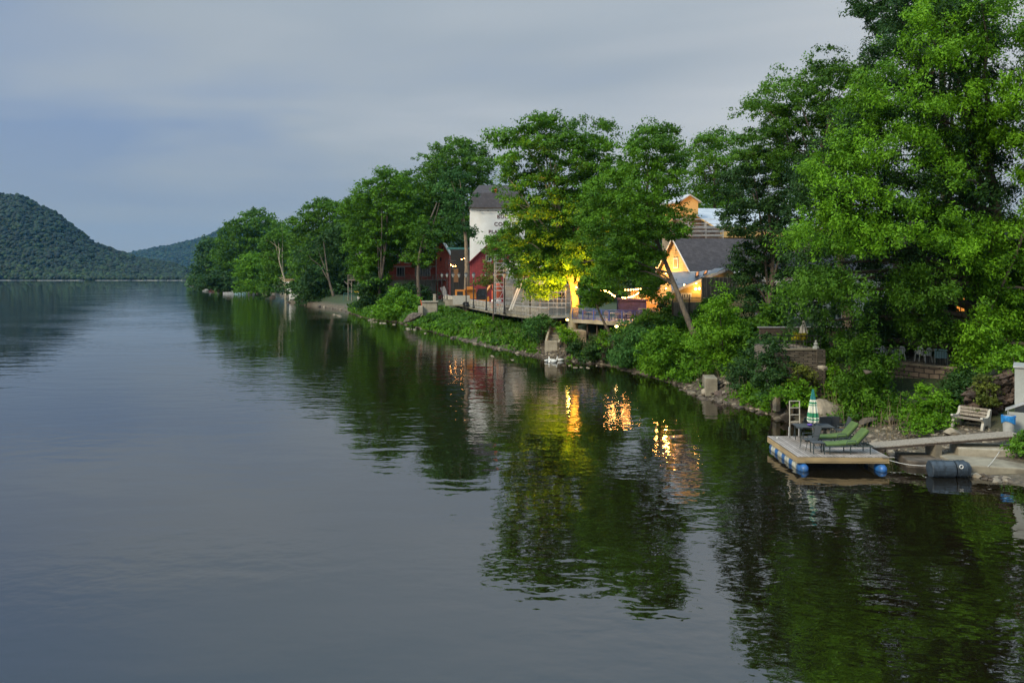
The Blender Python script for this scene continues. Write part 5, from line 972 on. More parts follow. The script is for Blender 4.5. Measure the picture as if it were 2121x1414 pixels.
# ---- unfinished building behind with plywood cupola
oh, r_, E1 = gable_house('unfinished_building', 'half built building with pale membrane roof, shingled gable and stone wall behind the yellow house', W(1484, 470, 96), W(1424, 434, 103), (1, 0.2), 15, 8.0, 'shingle2', 'roofwrap', 'osb', over=0.5)
cpo = W(1411, 441, 98)
mb = MB(); cz0, cz1, czp = at(0, 445, 98).z, at(0, 417, 98).z, at(0, 406, 98).z; x0_, x1_ = W(1411, 0, 98).x, W(1446, 0, 98).x
mb.prism([(x0_, 98, cz0), (x1_, 98, cz0), (x1_, 98, cz1), ((x0_+x1_)/2, 98, czp), (x0_, 98, cz1)], (-1.6, 3.4, 0)); cu_ = mb.build('cupola', 'osb', oh, world=True)
mb = MB()
for xx in (x0_-0.3, x1_+0.35):
    a = Vector((xx, 97.7, cz1-0.2)); b_ = Vector(((x0_+x1_)/2, 97.7, czp+0.05)); mb.prism([a, b_, b_+Vector((0, 0, .16)), a+Vector((0, 0, .16))], (-1.75, 3.8, 0))
c = mb.build('cupola_roof', 'roofwrap', cu_); c.location = -Vector(oh.location)
# stone base wall
o = thing('stone_base_wall', 'dark rough stone wall of the unfinished building above the yellow house ridge', 'wall', (W(1400, 0, 93).x, 93, 8)); zz = lambda py: at(0, py, 93).z-8
mb = MB(); mb.box2((0, 0, 0), (13, 1.0, zz(474))); mb.build('stones', 'stone_old', o)
mb = MB(); mb.box2((5.2, -0.1, zz(492)), (13, 0, zz(480))); mb.build('plywood_patch', 'osb', o)
scaffold('scaffold', 'scaffold rails crossing the shingled gable of the unfinished building', W(1392, 0, 91.5), W(1498, 0, 91), [at(0, 498, 91).z, at(0, 487, 91).z, at(0, 472, 91).z], 8, 3, 0.8, diag=False)
# ================================================================ the floating dock and near bank
DZ = 0.585; DO = Vector((11.75, 32.85, 0)); drz = R(-1.5)
dock = thing('floating_dock', 'square timber swimming dock on blue and white plastic floats', 'dock', DO, drz)
WX, WYd = 3.75, 4.15
mb = MB()
for i in range(27): x = (i+0.5)*WX/27; mb.box((x, WYd/2, DZ-0.015), (WX/27-0.012, WYd+0.06+random.uniform(-.01, .01), 0.03))
mb.box((WX-0.05, -0.02, DZ-0.014), (0.5, 0.12, 0.028)); mb.build('deck', 'deckwood', dock)
mb = MB(); mb.box2((0, -0.03, DZ-0.27), (WX, 0.02, DZ-0.035)); mb.box2((0.0, 0.025, DZ-0.27), (0.05, WYd, DZ-0.035)); mb.box2((WX-0.05, 0.025, DZ-0.2), (WX, WYd, DZ-0.035)); mb.box2((0.055, WYd-0.05, DZ-0.2), (WX-0.055, WYd, DZ-0.035)); mb.box2((0.3, -0.055, DZ-0.20), (WX-0.1, -0.032, DZ-0.13)); mb.build('fascia', 'fascia', dock)
for sx in (0.28, WX-0.28):
    mb = MB(); rs = [0.05, 0.13, 0.20, 0.22, 0.22, 0.22, 0.20]; ysq = [-0.22, -0.16, -0.02, 0.15, 2.5, WYd-0.1, WYd]
    mb.tube([(sx, y, 0.07) for y in ysq], rs, 14); fo = mb.build('float', 'blue', dock, smooth=True)
    mb = MB()
    for j in range(4):
        y0 = 0.30+j*0.98; mb.tube([(sx, y0, 0.07), (sx, y0+0.55, 0.07)], 0.226, 14)
    build_each(mb, 'float_band', 'floatwhite', fo)
mb = MB(); mb.lathe([(0.0, DZ+0.0), (0.035, DZ), (0.03, DZ+0.06), (0.0, DZ+0.07)], 8, (0.3, WYd-0.5, 0)); mb.build('cleat', 'white', dock)
def dk(px, py, z=DZ): return G(px, py, z)
# swim ladder
p = dk(1636, 905.5); o = thing('swim_ladder', 'pale metal swim ladder standing up at the back left corner of the dock', 'ladder', p, R(3))
wL = 21*p.y/F; mb = MB()
for s in (0, 1): x = s*wL; mb.tube([(x, 0, 0.0), (x, 0.03, 1.68)], 0.028, 6); 
mb.build('side_rail', 'alu', o); mb = MB()
for z in (1.67, 1.36, 1.04, 0.72): mb.box((wL/2, 0.02, z), (wL, 0.045, 0.035))
mb.build('rung', 'alu', o); mb = MB()
for x in (-0.06, wL-0.06): mb.tube([(x, -0.05, 0.5), (x-0.03, -0.08, 0.08), (x+0.03, -0.04, 0.02)], 0.022, 5)
mb.build('bracket', 'galv', o)
# patio table
p = dk(1684, 914); o = thing('patio_table', 'dark rectangular metal patio table around the closed umbrella', 'table', p, R(-2)); mb = MB()
mb.box((0.0, 0, 0.715), (1.62, 0.95, 0.03)); mb.build('tabletop', 'mesh', o)
for sx in (-1, 1):
    for sy in (-1, 1): mb = MB(); mb.tube([(sx*0.66, sy*0.36, 0), (sx*0.7, sy*0.38, 0.70)], 0.02, 5); mb.build('leg', 'chairmetal', o)
mb = MB(); mb.box((-0.05, 0, 0.05), (0.75, 0.07, 0.04), (0, 0, 0.4)); mb.box((-0.05, 0, 0.05), (0.75, 0.07, 0.04), (0, 0, -0.9)); mb.build('foot_cross', 'black', o)
o = thing('patio_umbrella', 'closed green, teal and white striped umbrella in the middle of the dock table', 'umbrella', (p.x, p.y, DZ)); mb = MB(); mb.bar((0, 0, 0.0), (0, 0, 2.3), 0.022, 6); mb.build('pole', 'white', o)
def folds(z0, r0, z1, r1, n=9, amp=0.24, hem=0.0):
    mb = MB(); N_ = n*4; vs = []
    for z, r in ((z0, r0), ((z0+z1)/2, (r0+r1)/2), (z1, r1)):
        for j in range(N_):
            w = 2*math.pi*j/N_; q = 1+amp*math.cos(n*w); vs.append((r*q*math.cos(w), r*q*math.sin(w), z-(hem*abs(math.sin(n*w/2)) if z == z0 else 0)))
    mb.add(vs, [(i*N_+j, i*N_+(j+1) % N_, (i+1)*N_+(j+1) % N_, (i+1)*N_+j) for i in range(2) for j in range(N_)]); return mb
for i, (z0, r0, z1, r1, mt) in enumerate(((1.88, .10, 2.34, .03, 'teal'), (1.78, .125, 1.88, .105, 'umbwhite'), (1.70, .135, 1.78, .125, 'umbgreen'), (1.66, .14, 1.70, .135, 'umbwhite'), (1.62, .145, 1.66, .14, 'umbgreen'), (1.30, .18, 1.62, .145, 'umbwhite'), (1.10, .205, 1.30, .18, 'umbgreen'), (1.04, .21, 1.10, .205, 'umbwhite'), (0.98, .215, 1.04, .21, 'umbgreen'), (0.90, .20, .98, .215, 'umbwhite'))):
    folds(z0, r0, z1, r1, hem=0.05 if i == 9 else 0).build('canopy_band', mt, o)
mb = MB(); mb.lathe([(0.26, 0), (0.26, 0.05), (0.06, 0.1), (0.04, 0.3)], 12); mb.build('base', 'black', o)
mb = MB(); mb.lathe([(0.05, 0), (0.11, 0.05), (0.11, 0.09), (0.03, 0.10)], 10); b_ = mb.build('bowl', 'purple', loc=(0, 0, 0)); b_.location = (p.x-0.22, p.y-0.2, DZ+0.73); tag(b_, 'small purple bowl on the dock table', 'bowl')
# sling chairs
def sling_chair(loc, rz, label, first=[None]):
    if first[0]: return dup(first[0], loc, rz, label)
    o = thing('patio_chair', label, 'chair', loc, rz, 'dark patio chairs on the floating dock'); first[0] = o
    mb = MB(); mb.box((0, -0.02, 0.43), (0.50, 0.5, 0.025)); mb.build('seat', 'mesh', o)
    mb = MB(); mb.box((0, 0.32, 0.72), (0.50, 0.025, 0.58), (R(-14), 0, 0)); mb.build('backrest', 'mesh', o)
    for s in (-1, 1):
        mb = MB(); mb.tube([(s*0.28, -0.33, 0), (s*0.27, -0.24, 0.43), (s*0.27, -0.22, 0.63)], 0.014, 5); mb.build('leg', 'chairmetal', o)
        mb = MB(); mb.tube([(s*0.28, 0.38, 0), (s*0.27, 0.2, 0.42), (s*0.27, 0.40, 1.0)], 0.014, 5); mb.build('leg', 'chairmetal', o)
        mb = MB(); mb.tube([(s*0.27, -0.23, 0.63), (s*0.28, 0.05, 0.65), (s*0.27, 0.28, 0.62)], 0.017, 5); mb.build('armrest', 'chairmetal', o)
    return o
for px, py, rz, l in ((1678, 930, R(-85), 'patio chair in front of the table with its back beside the umbrella'), (1664, 905.5, R(200), 'patio chair at the back left of the dock table by the ladder'), (1702, 904.5, R(185), 'patio chair directly behind the table right of the umbrella'), (1722, 903.5, R(170), 'patio chair behind the right end of the dock table'), (1742, 909, R(262), 'patio chair at the right end of the table tilted toward the shore')):
    sling_chair(dk(px, py), rz, l)
# side table
p = dk(1693, 938); o = thing('side_table', 'low dark side table at the foot of the sun loungers', 'side table', p, R(-3)); mb = MB(); mb.box((0, 0, 0.46), (0.50, 0.46, 0.03)); mb.build('tabletop', 'mesh', o)
for sx in (-1, 1):
    for sy in (-1, 1): mb = MB(); mb.box((sx*0.22, sy*0.20, 0.225), (0.035, 0.035, 0.45)); mb.build('leg', 'chairmetal', o)
# sun loungers, head end to the right (+x)
def lounger(loc, rz, label, first=[None]):
    if first[0]: return dup(first[0], loc, rz, label)
    o = thing('sun_lounger', label, 'sun lounger', loc, rz, 'green cushioned sun loungers on the dock'); first[0] = o
    mb = MB()
    for s in (-1, 1): mb.box((0.95, s*0.33, 0.33), (1.9, 0.04, 0.05))
    for i in range(12): mb.box((0.1+i*0.155, 0, 0.335), (0.05, 0.64, 0.025))
    for x in (0.02, 1.88): mb.box((x, 0, 0.33), (0.04, 0.66, 0.05))
    mb.build('frame', 'chairmetal', o)
    for x in (0.08, 0.95, 1.78):
        for s in (-1, 1): mb = MB(); mb.box((x, s*0.33, 0.155), (0.035, 0.035, 0.31)); mb.build('leg', 'chairmetal', o)
    mb = MB(); mb.tube([(0.75, -0.36, 0.33), (0.8, -0.36, 0.55), (1.15, -0.36, 0.57), (1.2, -0.36, 0.33)], 0.016, 5); mb.tube([(0.75, 0.36, 0.33), (0.8, 0.36, 0.55), (1.15, 0.36, 0.57), (1.2, 0.36, 0.33)], 0.016, 5); build_each(mb, 'armrest', 'chairmetal', o)
    mb = MB(); mb.box((1.48, 0, 0.60), (0.78, 0.6, 0.02), (0, R(-48), 0)); mb.bar((1.62, -0.25, 0.68), (1.8, -0.25, 0.35), 0.014); mb.bar((1.62, 0.25, 0.68), (1.8, 0.25, 0.35), 0.014); mb.build('backrest_frame', 'chairmetal', o)
    def cush(name, c, d, rot):
        mb = MB(); mb.box(c, d, rot); q = mb.build(name, 'cushion', o); bv = q.modifiers.new('b', 'BEVEL'); bv.width = 0.035; bv.segments = 3; return q
    cush('seat_cushion', (0.93, 0, 0.43), (0.70, 0.6, 0.10), (0, R(-5), 0)); cush('leg_cushion', (0.28, 0, 0.385), (0.62, 0.6, 0.10), (0, R(-1), 0)); cush('back_cushion', (1.47, 0, 0.70), (0.80, 0.6, 0.11), (0, R(-47), 0)); return o
pa, pb = dk(1713, 940), dk(1706, 926)
lounger(Vector((pa.x, pa.y+0.25, DZ)), R(1), 'nearer sun lounger with green cushions at the front edge of the dock')
lounger(Vector((pb.x-0.15, pb.y+0.42, DZ)), R(2), 'farther sun lounger with green cushions, its back rising behind the first')
# gangway
g0, g1, g2 = Vector((15.6, 34.2, 0.66)), Vector((18.2, 34.0, 0.93)), Vector((21.6, 33.7, 1.28))
o = thing('gangway', 'two long grey board gangway sections running from the dock to the shore', 'gangway', g0)
for a, b_ in ((g0, g1-Vector((.03, 0, 0))), (g1, g2)):
    mb = MB(); dv = Vector((0, 0.95, 0)); 
    for i in range(6): q = dv*(i/6); r2 = dv*((i+0.93)/6); mb.add([a+q, b_+q, b_+r2, a+r2, a+q-Vector((0, 0, .04)), b_+q-Vector((0, 0, .04)), b_+r2-Vector((0, 0, .04)), a+r2-Vector((0, 0, .04))], [(0, 1, 2, 3), (7, 6, 5, 4), (4, 5, 1, 0), (5, 6, 2, 1), (6, 7, 3, 2), (7, 4, 0, 3)])
    mb.build('walkway', 'greywood', o, world=True)
    mb = MB()
    for s in (0.02, 0.88): q = Vector((0, s, -0.13)); mb.prism([a+q, b_+q, b_+q+Vector((0, 0, 0.085)), a+q+Vector((0, 0, 0.085))], (0, 0.05, 0))
    mb.build('stringer', 'darkwood', o, world=True)
mb = MB(); mb.box((18.2, 34.4, 0.45), (0.25, 0.9, 0.7)); mb.build('support', 'concrete_d', o, world=True)
# landing slabs
def slab(name, pts, z0, z1, mat, label, cat='slab'):
    c = Vector((sum(p[0] for p in pts)/len(pts), sum(p[1] for p in pts)/len(pts), z0)); mb = MB(); mb.prism([(p[0], p[1], z0) for p in pts], (0, 0, z1-z0)); o = mb.build(name, mat, loc=c); bv = o.modifiers.new('b', 'BEVEL'); bv.width = 0.05; bv.segments = 2; return tag(o, label, cat)
slab('concrete_slab', [(18.1, 32.3), (21.5, 31.2), (22.6, 33.6), (18.3, 34.6)], 0.0, 0.38, 'concrete_d', 'low wet concrete landing slab behind the dark drum floats')
slab('concrete_slab', [(19.0, 33.9), (22.8, 32.8), (23.5, 34.5), (19.2, 35.0)], 0.2, 0.72, 'concrete', 'upper pale concrete slab under the gangway')
slab('concrete_slab', [(16.6, 33.4), (18.5, 32.9), (18.9, 34.8), (16.9, 35.2)], -0.3, 0.28, 'rock', 'dark cracked slab at the water under the left end of the gangway')
# drum floats
def drum(px0, px1, py, Y, label, rounded=False):
    a, b_ = W(px0, py, Y), W(px1, py, Y); L_ = b_.x-a.x; o = thing('drum_float', label, 'float', (a.x, Y, 0), R(-3), 'dark plastic drum floats'); h = 0.34
    mb = MB(); xs_ = [0, 0.03, L_-0.03, L_] if not rounded else [0, 0.03, L_-0.3, L_-0.1, L_]; rs = [h*0.9, h, h, h*0.9] if not rounded else [h*0.9, h, h, h*0.8, h*0.4]
    mb.tube([(x, 0, 0.30) for x in xs_], rs, 20); mb.build('body', 'drum', o, smooth=False)
    mb = MB(); [mb.tube([(x-0.025, 0, 0.3), (x+0.025, 0, 0.3)], h+0.018, 12) for x in (L_*0.25, L_*0.55)]; mb.build('rib', 'drum', o); return o
drum(1925, 1973, 970, 31.9, 'dark drum float on the left of the pair beside the slab')
o2 = drum(1976, 2009, 970, 31.9, 'dark drum float with rounded end and a white rope ring', True); mb = MB(); pts = [(0.06, -0.36+0.0*t, 0.45) for t in range(1)]; mb.tube([(0.12+0.07*math.cos(t), -0.34, 0.46+0.07*math.sin(t)) for t in [R(i*36) for i in range(11)]], 0.016, 5, False); mb.build('rope_ring', 'white', o2)
# mooring ropes
mb = MB(); a, b_ = G(1832, 949, 0.3), G(1935, 963, 0.30); mb.tube([a.lerp(b_, t/8)-Vector((0, 0, 0.12*4*(t/8)*(1-t/8))) for t in range(9)], 0.009, 4); tag(mb.build('mooring_rope', 'white', loc=a), 'thin pale rope from the dock corner to the drum floats', 'rope')
mb = MB(); a, b_ = G(2076, 925, 0.75), G(2046, 966, 0.40); mb.tube([a.lerp(b_, t/8)-Vector((0, 0, 0.05*4*(t/8)*(1-t/8))) for t in range(9)], 0.009, 4); tag(mb.build('mooring_rope', 'white', loc=a), 'thin pale rope hanging from the slab under the right of the gangway', 'rope')
# bench
pB = Vector((21.35, 38.2, 0.84))
o = thing('garden_bench', 'weathered slatted garden bench with pale curved cast ends', 'bench', pB, R(-54))
bw = 1.25
mb = MB()
for i in range(4): mb.box((bw/2, -0.26+i*0.13, 0.44), (bw, 0.10, 0.035))
mb.build('seat', 'greywood', o); mb = MB()
for i in range(3): mb.box((bw/2, 0.23+i*0.045, 0.58+i*0.15), (bw, 0.03, 0.115), (R(-15), 0, 0))
mb.build('backrest', 'greywood', o)
for x in (-0.04, bw+0.04):
    pr = [(-0.42, 0.0), (-0.30, 0.0), (-0.20, 0.22), (0.10, 0.22), (0.25, 0.0), (0.38, 0.0), (0.33, 0.35), (0.46, 0.95), (0.40, 1.0), (0.30, 0.95), (0.20, 0.68), (0.05, 0.60), (-0.25, 0.62), (-0.40, 0.66), (-0.46, 0.58), (-0.38, 0.50), (-0.30, 0.38), (-0.38, 0.2)]
    mb = MB(); mb.prism([(x-0.055, y*1.05, z*0.92) for y, z in pr], (0.11, 0, 0)); mb.build('bench_end', 'cream', o)
# bin
p = Vector((23.05, 36.2, 0)); p.z = hgt(p.x, p.y)-0.03; p = G(2089, 900, max(0.9, p.z)) if True else p
o = thing('litter_bin', 'grey plastic bin with a bright blue bag folded over its rim', 'bin', p); mb = MB(); mb.lathe([(0.20, 0), (0.205, 0.03), (0.25, 0.80), (0.27, 0.80), (0.27, 0.84), (0.24, 0.84), (0.20, 0.1)], 16); mb.build('body', 'bin', o)
mb = MB(); vs = []; N_ = 24
for k_, (z, r) in enumerate(((0.55, 0.262), (0.66, 0.275), (0.78, 0.285), (0.855, 0.285), (0.86, 0.235))):
    for j in range(N_): w = 2*math.pi*j/N_; q = 1+0.05*math.sin(5*w+k_); vs.append((r*q*math.cos(w), r*q*math.sin(w), z+(0.07*math.sin(2*w) if k_ == 0 else 0)))
mb.add(vs, [(i*N_+j, i*N_+(j+1) % N_, (i+1)*N_+(j+1) % N_, (i+1)*N_+j) for i in range(4) for j in range(N_)]); mb.build('bag', 'bag', o)
# grey sheet wall at right edge with small lean-to cover
p = G(2108, 893, 1.0); o = thing('utility_shed', 'grey sheet metal shed wall at the right edge beside the bin', 'shed', (p.x+0.05, p.y+0.3, 0.7), R(-33)); 
mb = MB(); mb.box2((0, 0, 0), (2.2, 1.8, 3.15)); mb.build('wall', 'greysheet', o); mb = MB(); mb.box2((-0.06, -0.08, 3.15), (2.3, 1.9, 3.22)); mb.build('cap', 'galv', o)
mb = MB(); mb.prism([(-0.35, -0.75, 1.25), (0.9, -0.75, 1.85), (0.9, -0.75, 1.89), (-0.35, -0.75, 1.29)], (0, 0.72, 0)); ln = mb.build('lean_to_cover', 'galv', o); mb = MB(); mb.box2((-0.22, -0.7, 0.15), (0.85, -0.66, 1.22)); mb.bar((-0.24, -0.7, 0), (-0.24, -0.7, 1.28), 0.03); mb.build('side_panel', 'greysheet', ln)
# rubble wall (irregular) at right
def rock_mesh(rad, seed, sc_=(1, 1, 1), sub=2, rough=0.28, cut=True):
    import bmesh
    bm = bmesh.new(); bmesh.ops.create_icosphere(bm, subdivisions=sub, radius=1.0); rd = random.Random(seed)
    pl = [(Vector((rd.uniform(-1, 1), rd.uniform(-1, 1), rd.uniform(-1, 1))).normalized(), rd.uniform(0.55, 0.9)) for _ in range(9)] if cut else []
    for v in bm.verts:
        c = v.co*(1+rough*noise.noise(v.co*1.3+Vector((seed*3.1, 0, 0))))
        for n_, d_ in pl:
            q = c.dot(n_)
            if q > d_: c -= n_*(q-d_)
        c += Vector((0, 0, 0)); v.co = Vector((c.x*sc_[0]*rad, c.y*sc_[1]*rad, c.z*sc_[2]*rad))
    vs = [v.co.copy() for v in bm.verts]; fs = [tuple(v.index for v in f.verts) for f in bm.faces]; bm.free(); return vs, fs
RV = [rock_mesh(1.0, i, (1, 0.8, 0.55), 2) for i in range(8)]
RL = [rock_mesh(1.0, 50+i, (1, 0.8, 0.5), 1) for i in range(8)]
RS = [rock_mesh(1.0, 80+i, (1, 0.7, 0.5), 1, 0.5) for i in range(8)]
def put_rock(mb, p, s, lib=RV, tilt=0.3):
    vs, fs = random.choice(lib); Mx = Matrix.Rotation(random.uniform(0, 6.3), 3, 'Z') @ Matrix.Rotation(random.uniform(-tilt, tilt), 3, 'X'); p = Vector(p); mb.add([p+Mx@(v*s) for v in vs], fs)
def boulder(name, label, px, py, Y, w, sc_, mat, seed, rz=0, tilt=(0, 0), group=None, cat='boulder'):
    p = W(px, py, Y); vs, fs = rock_mesh(w/2, seed, sc_, 3, 0.35); mb = MB(); Mx = Matrix.Rotation(rz, 3, 'Z') @ Matrix.Rotation(tilt[0], 3, 'X') @ Matrix.Rotation(tilt[1], 3, 'Y'); mb.add([Mx@v for v in vs], fs)
    o = mb.build(name, mat); o.location = p; return tag(o, label, cat, group)
random.seed(21)
o = thing('rubble_wall', 'tall crumbling wall of reddish rubble behind the bench and bin', 'wall', (23.4, 37.6, 0.8)); mb = MB()
for i in range(420):
    u = random.random(); x = 22.15+u*2.4; z = 0.9+random.random()*(2.6-0.9*(1-u)); put_rock(mb, (x, 38.8+random.uniform(-.25, .25)-0.08*(z-1), z), random.choice((0.12, 0.16, 0.22, 0.3, 0.42)), RS, 1.2)
mb.build('stones', 'rock_red', o, world=True)
# flat leaning boulders by the dock
boulder('boulder', 'large flat pale boulder tilted up behind the striped umbrella', 1716, 851, 42.0, 1.9, (1, 0.75, 0.55), 'rock_pale', 3, 0.3, (R(28), R(10)), 'big rocks on the near shore')
boulder('boulder', 'second flat slab boulder leaning beside the large pale one', 1694, 842, 42.4, 1.2, (1, 0.7, 0.5), 'rock_pale', 8, -0.4, (R(22), R(-20)), 'big rocks on the near shore')
boulder('boulder', 'long dark ledge of rock under the large pale boulder', 1725, 868, 41.4, 2.4, (1, 0.5, 0.22), 'rock', 5, 0.25, (R(8), R(-12)), 'big rocks on the near shore')
boulder('boulder', 'thin slanting rock slab on the gravel right of the loungers', 1798, 870, 40.4, 1.2, (1, 0.5, 0.16), 'rock', 9, 0.4, (0.1, R(-14)), 'big rocks on the near shore')
boulder('boulder', 'blocky grey stone at the foot of the plants above the loungers', 1842, 868, 40.2, 0.7, (1, 0.7, 0.6), 'rock', 12, 0.2, (0, 0), 'big rocks on the near shore')
boulder('boulder', 'square cut pale stone block in front of the bench', 1972, 896, 37.0, 0.85, (1, 0.8, 0.55), 'rock_pale', 14, -0.3, (0, 0.05), 'big rocks on the near shore')
boulder('boulder', 'flat stone slab at the feet of the bench', 2035, 902, 36.4, 1.7, (1, 0.6, 0.16), 'rock', 16, 0.15, (0.04, -0.05), 'big rocks on the near shore')
boulder('boulder', 'pale boulder at the foot of the square concrete block', 1464, 812, 52.8, 0.9, (0.8, 0.8, 0.75), 'rock_pale', 17, 0.3, (0, 0.3), 'rocks below the square concrete block')
boulder('boulder', 'low dark boulder right of the pale one under the concrete block', 1492, 816, 52.0, 1.1, (1, 0.7, 0.45), 'rock_red', 18, 0.1, (0, 0.1), 'rocks below the square concrete block')
boulder('boulder', 'weathered grey boulder near the ladder at the waterline', 1628, 862, 43.9, 0.9, (1, 0.7, 0.5), 'rock', 19, 0.6, (0, 0.2), 'big rocks on the near shore')
boulder('boulder', 'leaning flat grey rock at the shore below the first shrubs of the boardwalk', 855, 657, 126, 3.6, (1, 0.5, 0.4), 'rock', 23, -0.3, (0, R(-28)), 'big rocks on the far shore')
boulder('boulder', 'small grey boulder at the water left of the white boathouse', 564, 614, 300, 2.6, (1, 0.6, 0.5), 'rock', 25, 0.1, (0, 0), 'big rocks on the far shore')
mb = MB(); a, b_ = W(1428, 812, 55), W(1464, 815, 54); mb.box((a+b_)/2, ((b_-a).length, 0.3, 0.12), (0, R(4), 0)); o = mb.build('beam', 'concrete'); tag(o, 'pale timber beam sticking out over the water left of the concrete block', 'beam')
# rubble along the waterline
mb = MB(); mb2 = MB()
for i in range(900):
    Y = random.uniform(35, 42.5); d = random.uniform(0.3, 5.2); x = xs(Y)+d; s = random.choice((0.04, 0.05, 0.07, 0.1, 0.16)); put_rock(mb2 if i % 3 else mb, (x, Y, hgt(x, Y)+s*0.1), s, RS, 0.7)
for i in range(1500):
    Y = random.choice((random.uniform(47, 60), random.uniform(72, 84))); d = random.uniform(-0.2, 3.2); x = xs(Y)+d; s = random.choice((0.06, 0.08, 0.1, 0.14, 0.2, 0.26)); put_rock(mb2 if i % 4 == 0 else mb, (x, Y, max(hgt(x, Y), -0.05)+s*0.1), s, RS, 0.8)
for i in range(4200):
    Y = 31*(8.0**(random.random()**1.2)); s = random.choice((0.05, 0.07, 0.08, 0.10, 0.13, 0.17, 0.28))*(1+Y/130); 
    d = random.uniform(-0.45, 1.0+(2.6 if 34 < Y < 46 else (1.8 if 60 < Y < 105 else 0.4))); x = xs(Y)+d
    if Y > 46 and d < 0.25 and noise.noise(Vector((Y*0.9, 3.3, 1))) < random.uniform(-0.1, 0.35): continue
    if not 60 < Y < 105 and Y > 46 and noise.noise(Vector((Y*0.16, 9.1, 2))) < random.uniform(-0.35, 0.2): continue; z = hgt(x, Y)
    if d < 0: z = -0.05
    put_rock(mb if i % 5 else mb2, (x, Y, z+s*0.1), s*(0.7 if d > 1.4 else 1), RS, 0.7)
tag(mb.build('shore_rubble', 'rock'), 'brown and grey rubble stones lining the waterline', 'rubble', kind='stuff')
tag(mb2.build('pale_shore_rubble', 'rock_pale'), 'pale stones scattered through the waterline rubble', 'rubble', kind='stuff')
mb = MB()
for px, py in ((695, 652), (702, 653), (758, 656), (765, 663), (777, 667), (790, 669), (797, 670), (816, 672), (845, 681), (850, 682), (857, 683), (878, 690), (1060, 745), (1180, 757), (1192, 762), (1205, 761), (1218, 762), (1234, 757), (705, 655), (1020, 738)):
    for j in range(3): q = G(px+random.uniform(-3, 3), py+random.uniform(-1, 1)); put_rock(mb, q, random.uniform(0.1, 0.3)*(q.y/90), RL)
tag(mb.build('river_stones', 'rock_pale'), 'small pale stones breaking the river surface off the bank', 'stones', kind='stuff')
# ---- left stone wall and terrace
o = thing('stone_retaining_wall', 'tall grey stacked stone wall with a square corner behind the dock', 'wall', (15.4, 46.2, 0.6)); mb = MB(); c0 = W(1708, 0, 46).x; c1 = W(1612, 0, 46).x
mb.box2((c1, 46.15, 0.3), (c0, 50.5, 3.72)); wl = mb.build('stones', 'stone', o, world=True)
mb = MB(); mb.box2((c0-0.42, 46.0, 0.3), (c0+0.05, 46.6, 3.75)); mb.build('corner_pier', 'stone', o, world=True)
mb = MB(); mb.box2((c1, 46.1, 3.72), (c0-0.43, 46.9, 3.80)); mb.build('coping', 'concrete_d', o, world=True)
o = thing('terrace_railing', 'low dark railing with plants on top of the left stone wall', 'railing', (c0-1.4, 46.6, 3.80)); mb = MB(); L_ = 2.9
mb.bar((-1.4, 0, 0.75), (1.4, 0, 0.7), 0.03); mb.bar((-1.4, 0, 0.4), (1.4, 0, 0.38), 0.03); mb.build('rail', 'black', o); mb = MB(); [mb.bar((-1.4+i*0.2, 0, 0), (-1.4+i*0.2, 0, 0.73), 0.012) for i in range(15)]; mb.build('baluster', 'black', o)
p = W(1690, 722, 46.3); o = thing('stone_ornament', 'small pale stacked garden ornament near the wall corner', 'ornament', (p.x, p.y, 3.80)); mb = MB(); mb.lathe([(0.20, 0), (0.18, 0.12), (0.08, 0.16), (0.14, 0.28), (0.05, 0.36), (0.08, 0.44), (0.0, 0.5)], 8); mb.build('stone', 'greysheet', o)
# dark wall of upper terrace and cream umbrella
o = thing('dark_terrace_wall', 'long dark brown board wall with pale cap behind the left stone wall', 'wall', (W(1575, 0, 53).x, 53, 3.4)); zz = lambda py: at(0, py, 53).z-3.4
mb = MB(); mb.box2((0, 0, 0), (5.6, 0.3, zz(679))); mb.build('boards', 'darkwood', o); mb = MB(); mb.box2((-0.1, -0.05, zz(679)), (5.7, 0.4, zz(677))); mb.build('cap', 'greyroof', o)
p = W(1664, 0, 51); o = thing('cream_umbrella', 'closed cream umbrella in front of the dark terrace wall', 'umbrella', (p.x, 51, 3.7)); zz = lambda py: at(0, py, 51).z-3.7
mb = MB(); mb.bar((0, 0, 0), (0, 0, zz(668)), 0.03); mb.build('pole', 'greywood', o); folds(zz(690), 0.25, zz(664), 0.06, 8).build('canopy', 'cream', o)
shrub('potted_flowers', 'yellow flowering plant beneath the cream umbrella', [(1643, 703), (1645, 690), (1668, 690), (1668, 704)], 49.5, 0.3, 0.25, leafm('yellow_petals', (0.25, 0.22, 0.01), (0.6, 0.5, 0.02)), group=None, lpx=2.2, k=2, lai=4)
# white house behind
o = thing('white_house', 'white clapboard house with dark green shutters half hidden by the big tree', 'building', (W(1600, 0, 70).x, 70, 3.6), 0); zz = lambda py: at(0, py, 70).z-3.6; xx = lambda px: (px-1600)*70/F
mb = MB(); mb.box2((xx(1606), 0, 0), (xx(1900), 6, zz(560))); mb.build('wall', 'whiteboard', o)
for px in (1624, 1683, 1742, 1812): 
    window(o, (xx(px), -0.04, zz(641)), 0.85, 1.6, 'white')
    for s in (-1, 1): mb = MB(); mb.box((xx(px)+s*0.68, -0.03, zz(641)), (0.36, 0.06, 1.7)); mb.build('shutter', 'greenpaint', o)
mb = MB(); mb.box2((xx(1674), -0.35, zz(672)), (xx(1700), -0.02, zz(668))); mb.build('window_box', 'white', o)
mb = MB(); mb.prism([(xx(1595), -0.5, zz(560)), (xx(1595), 3, zz(520)), (xx(1595), 6.5, zz(560))], (xx(1910)-xx(1595), 0, 0)); mb.build('roof', 'shingle', o)
o = thing('brown_house', 'dark house behind the right edge tree with one glowing orange window', 'building', (W(1940, 0, 52).x, 52, 3.2)); zz = lambda py: at(0, py, 52).z-3.2; xx = lambda px: (px-1940)*52/F
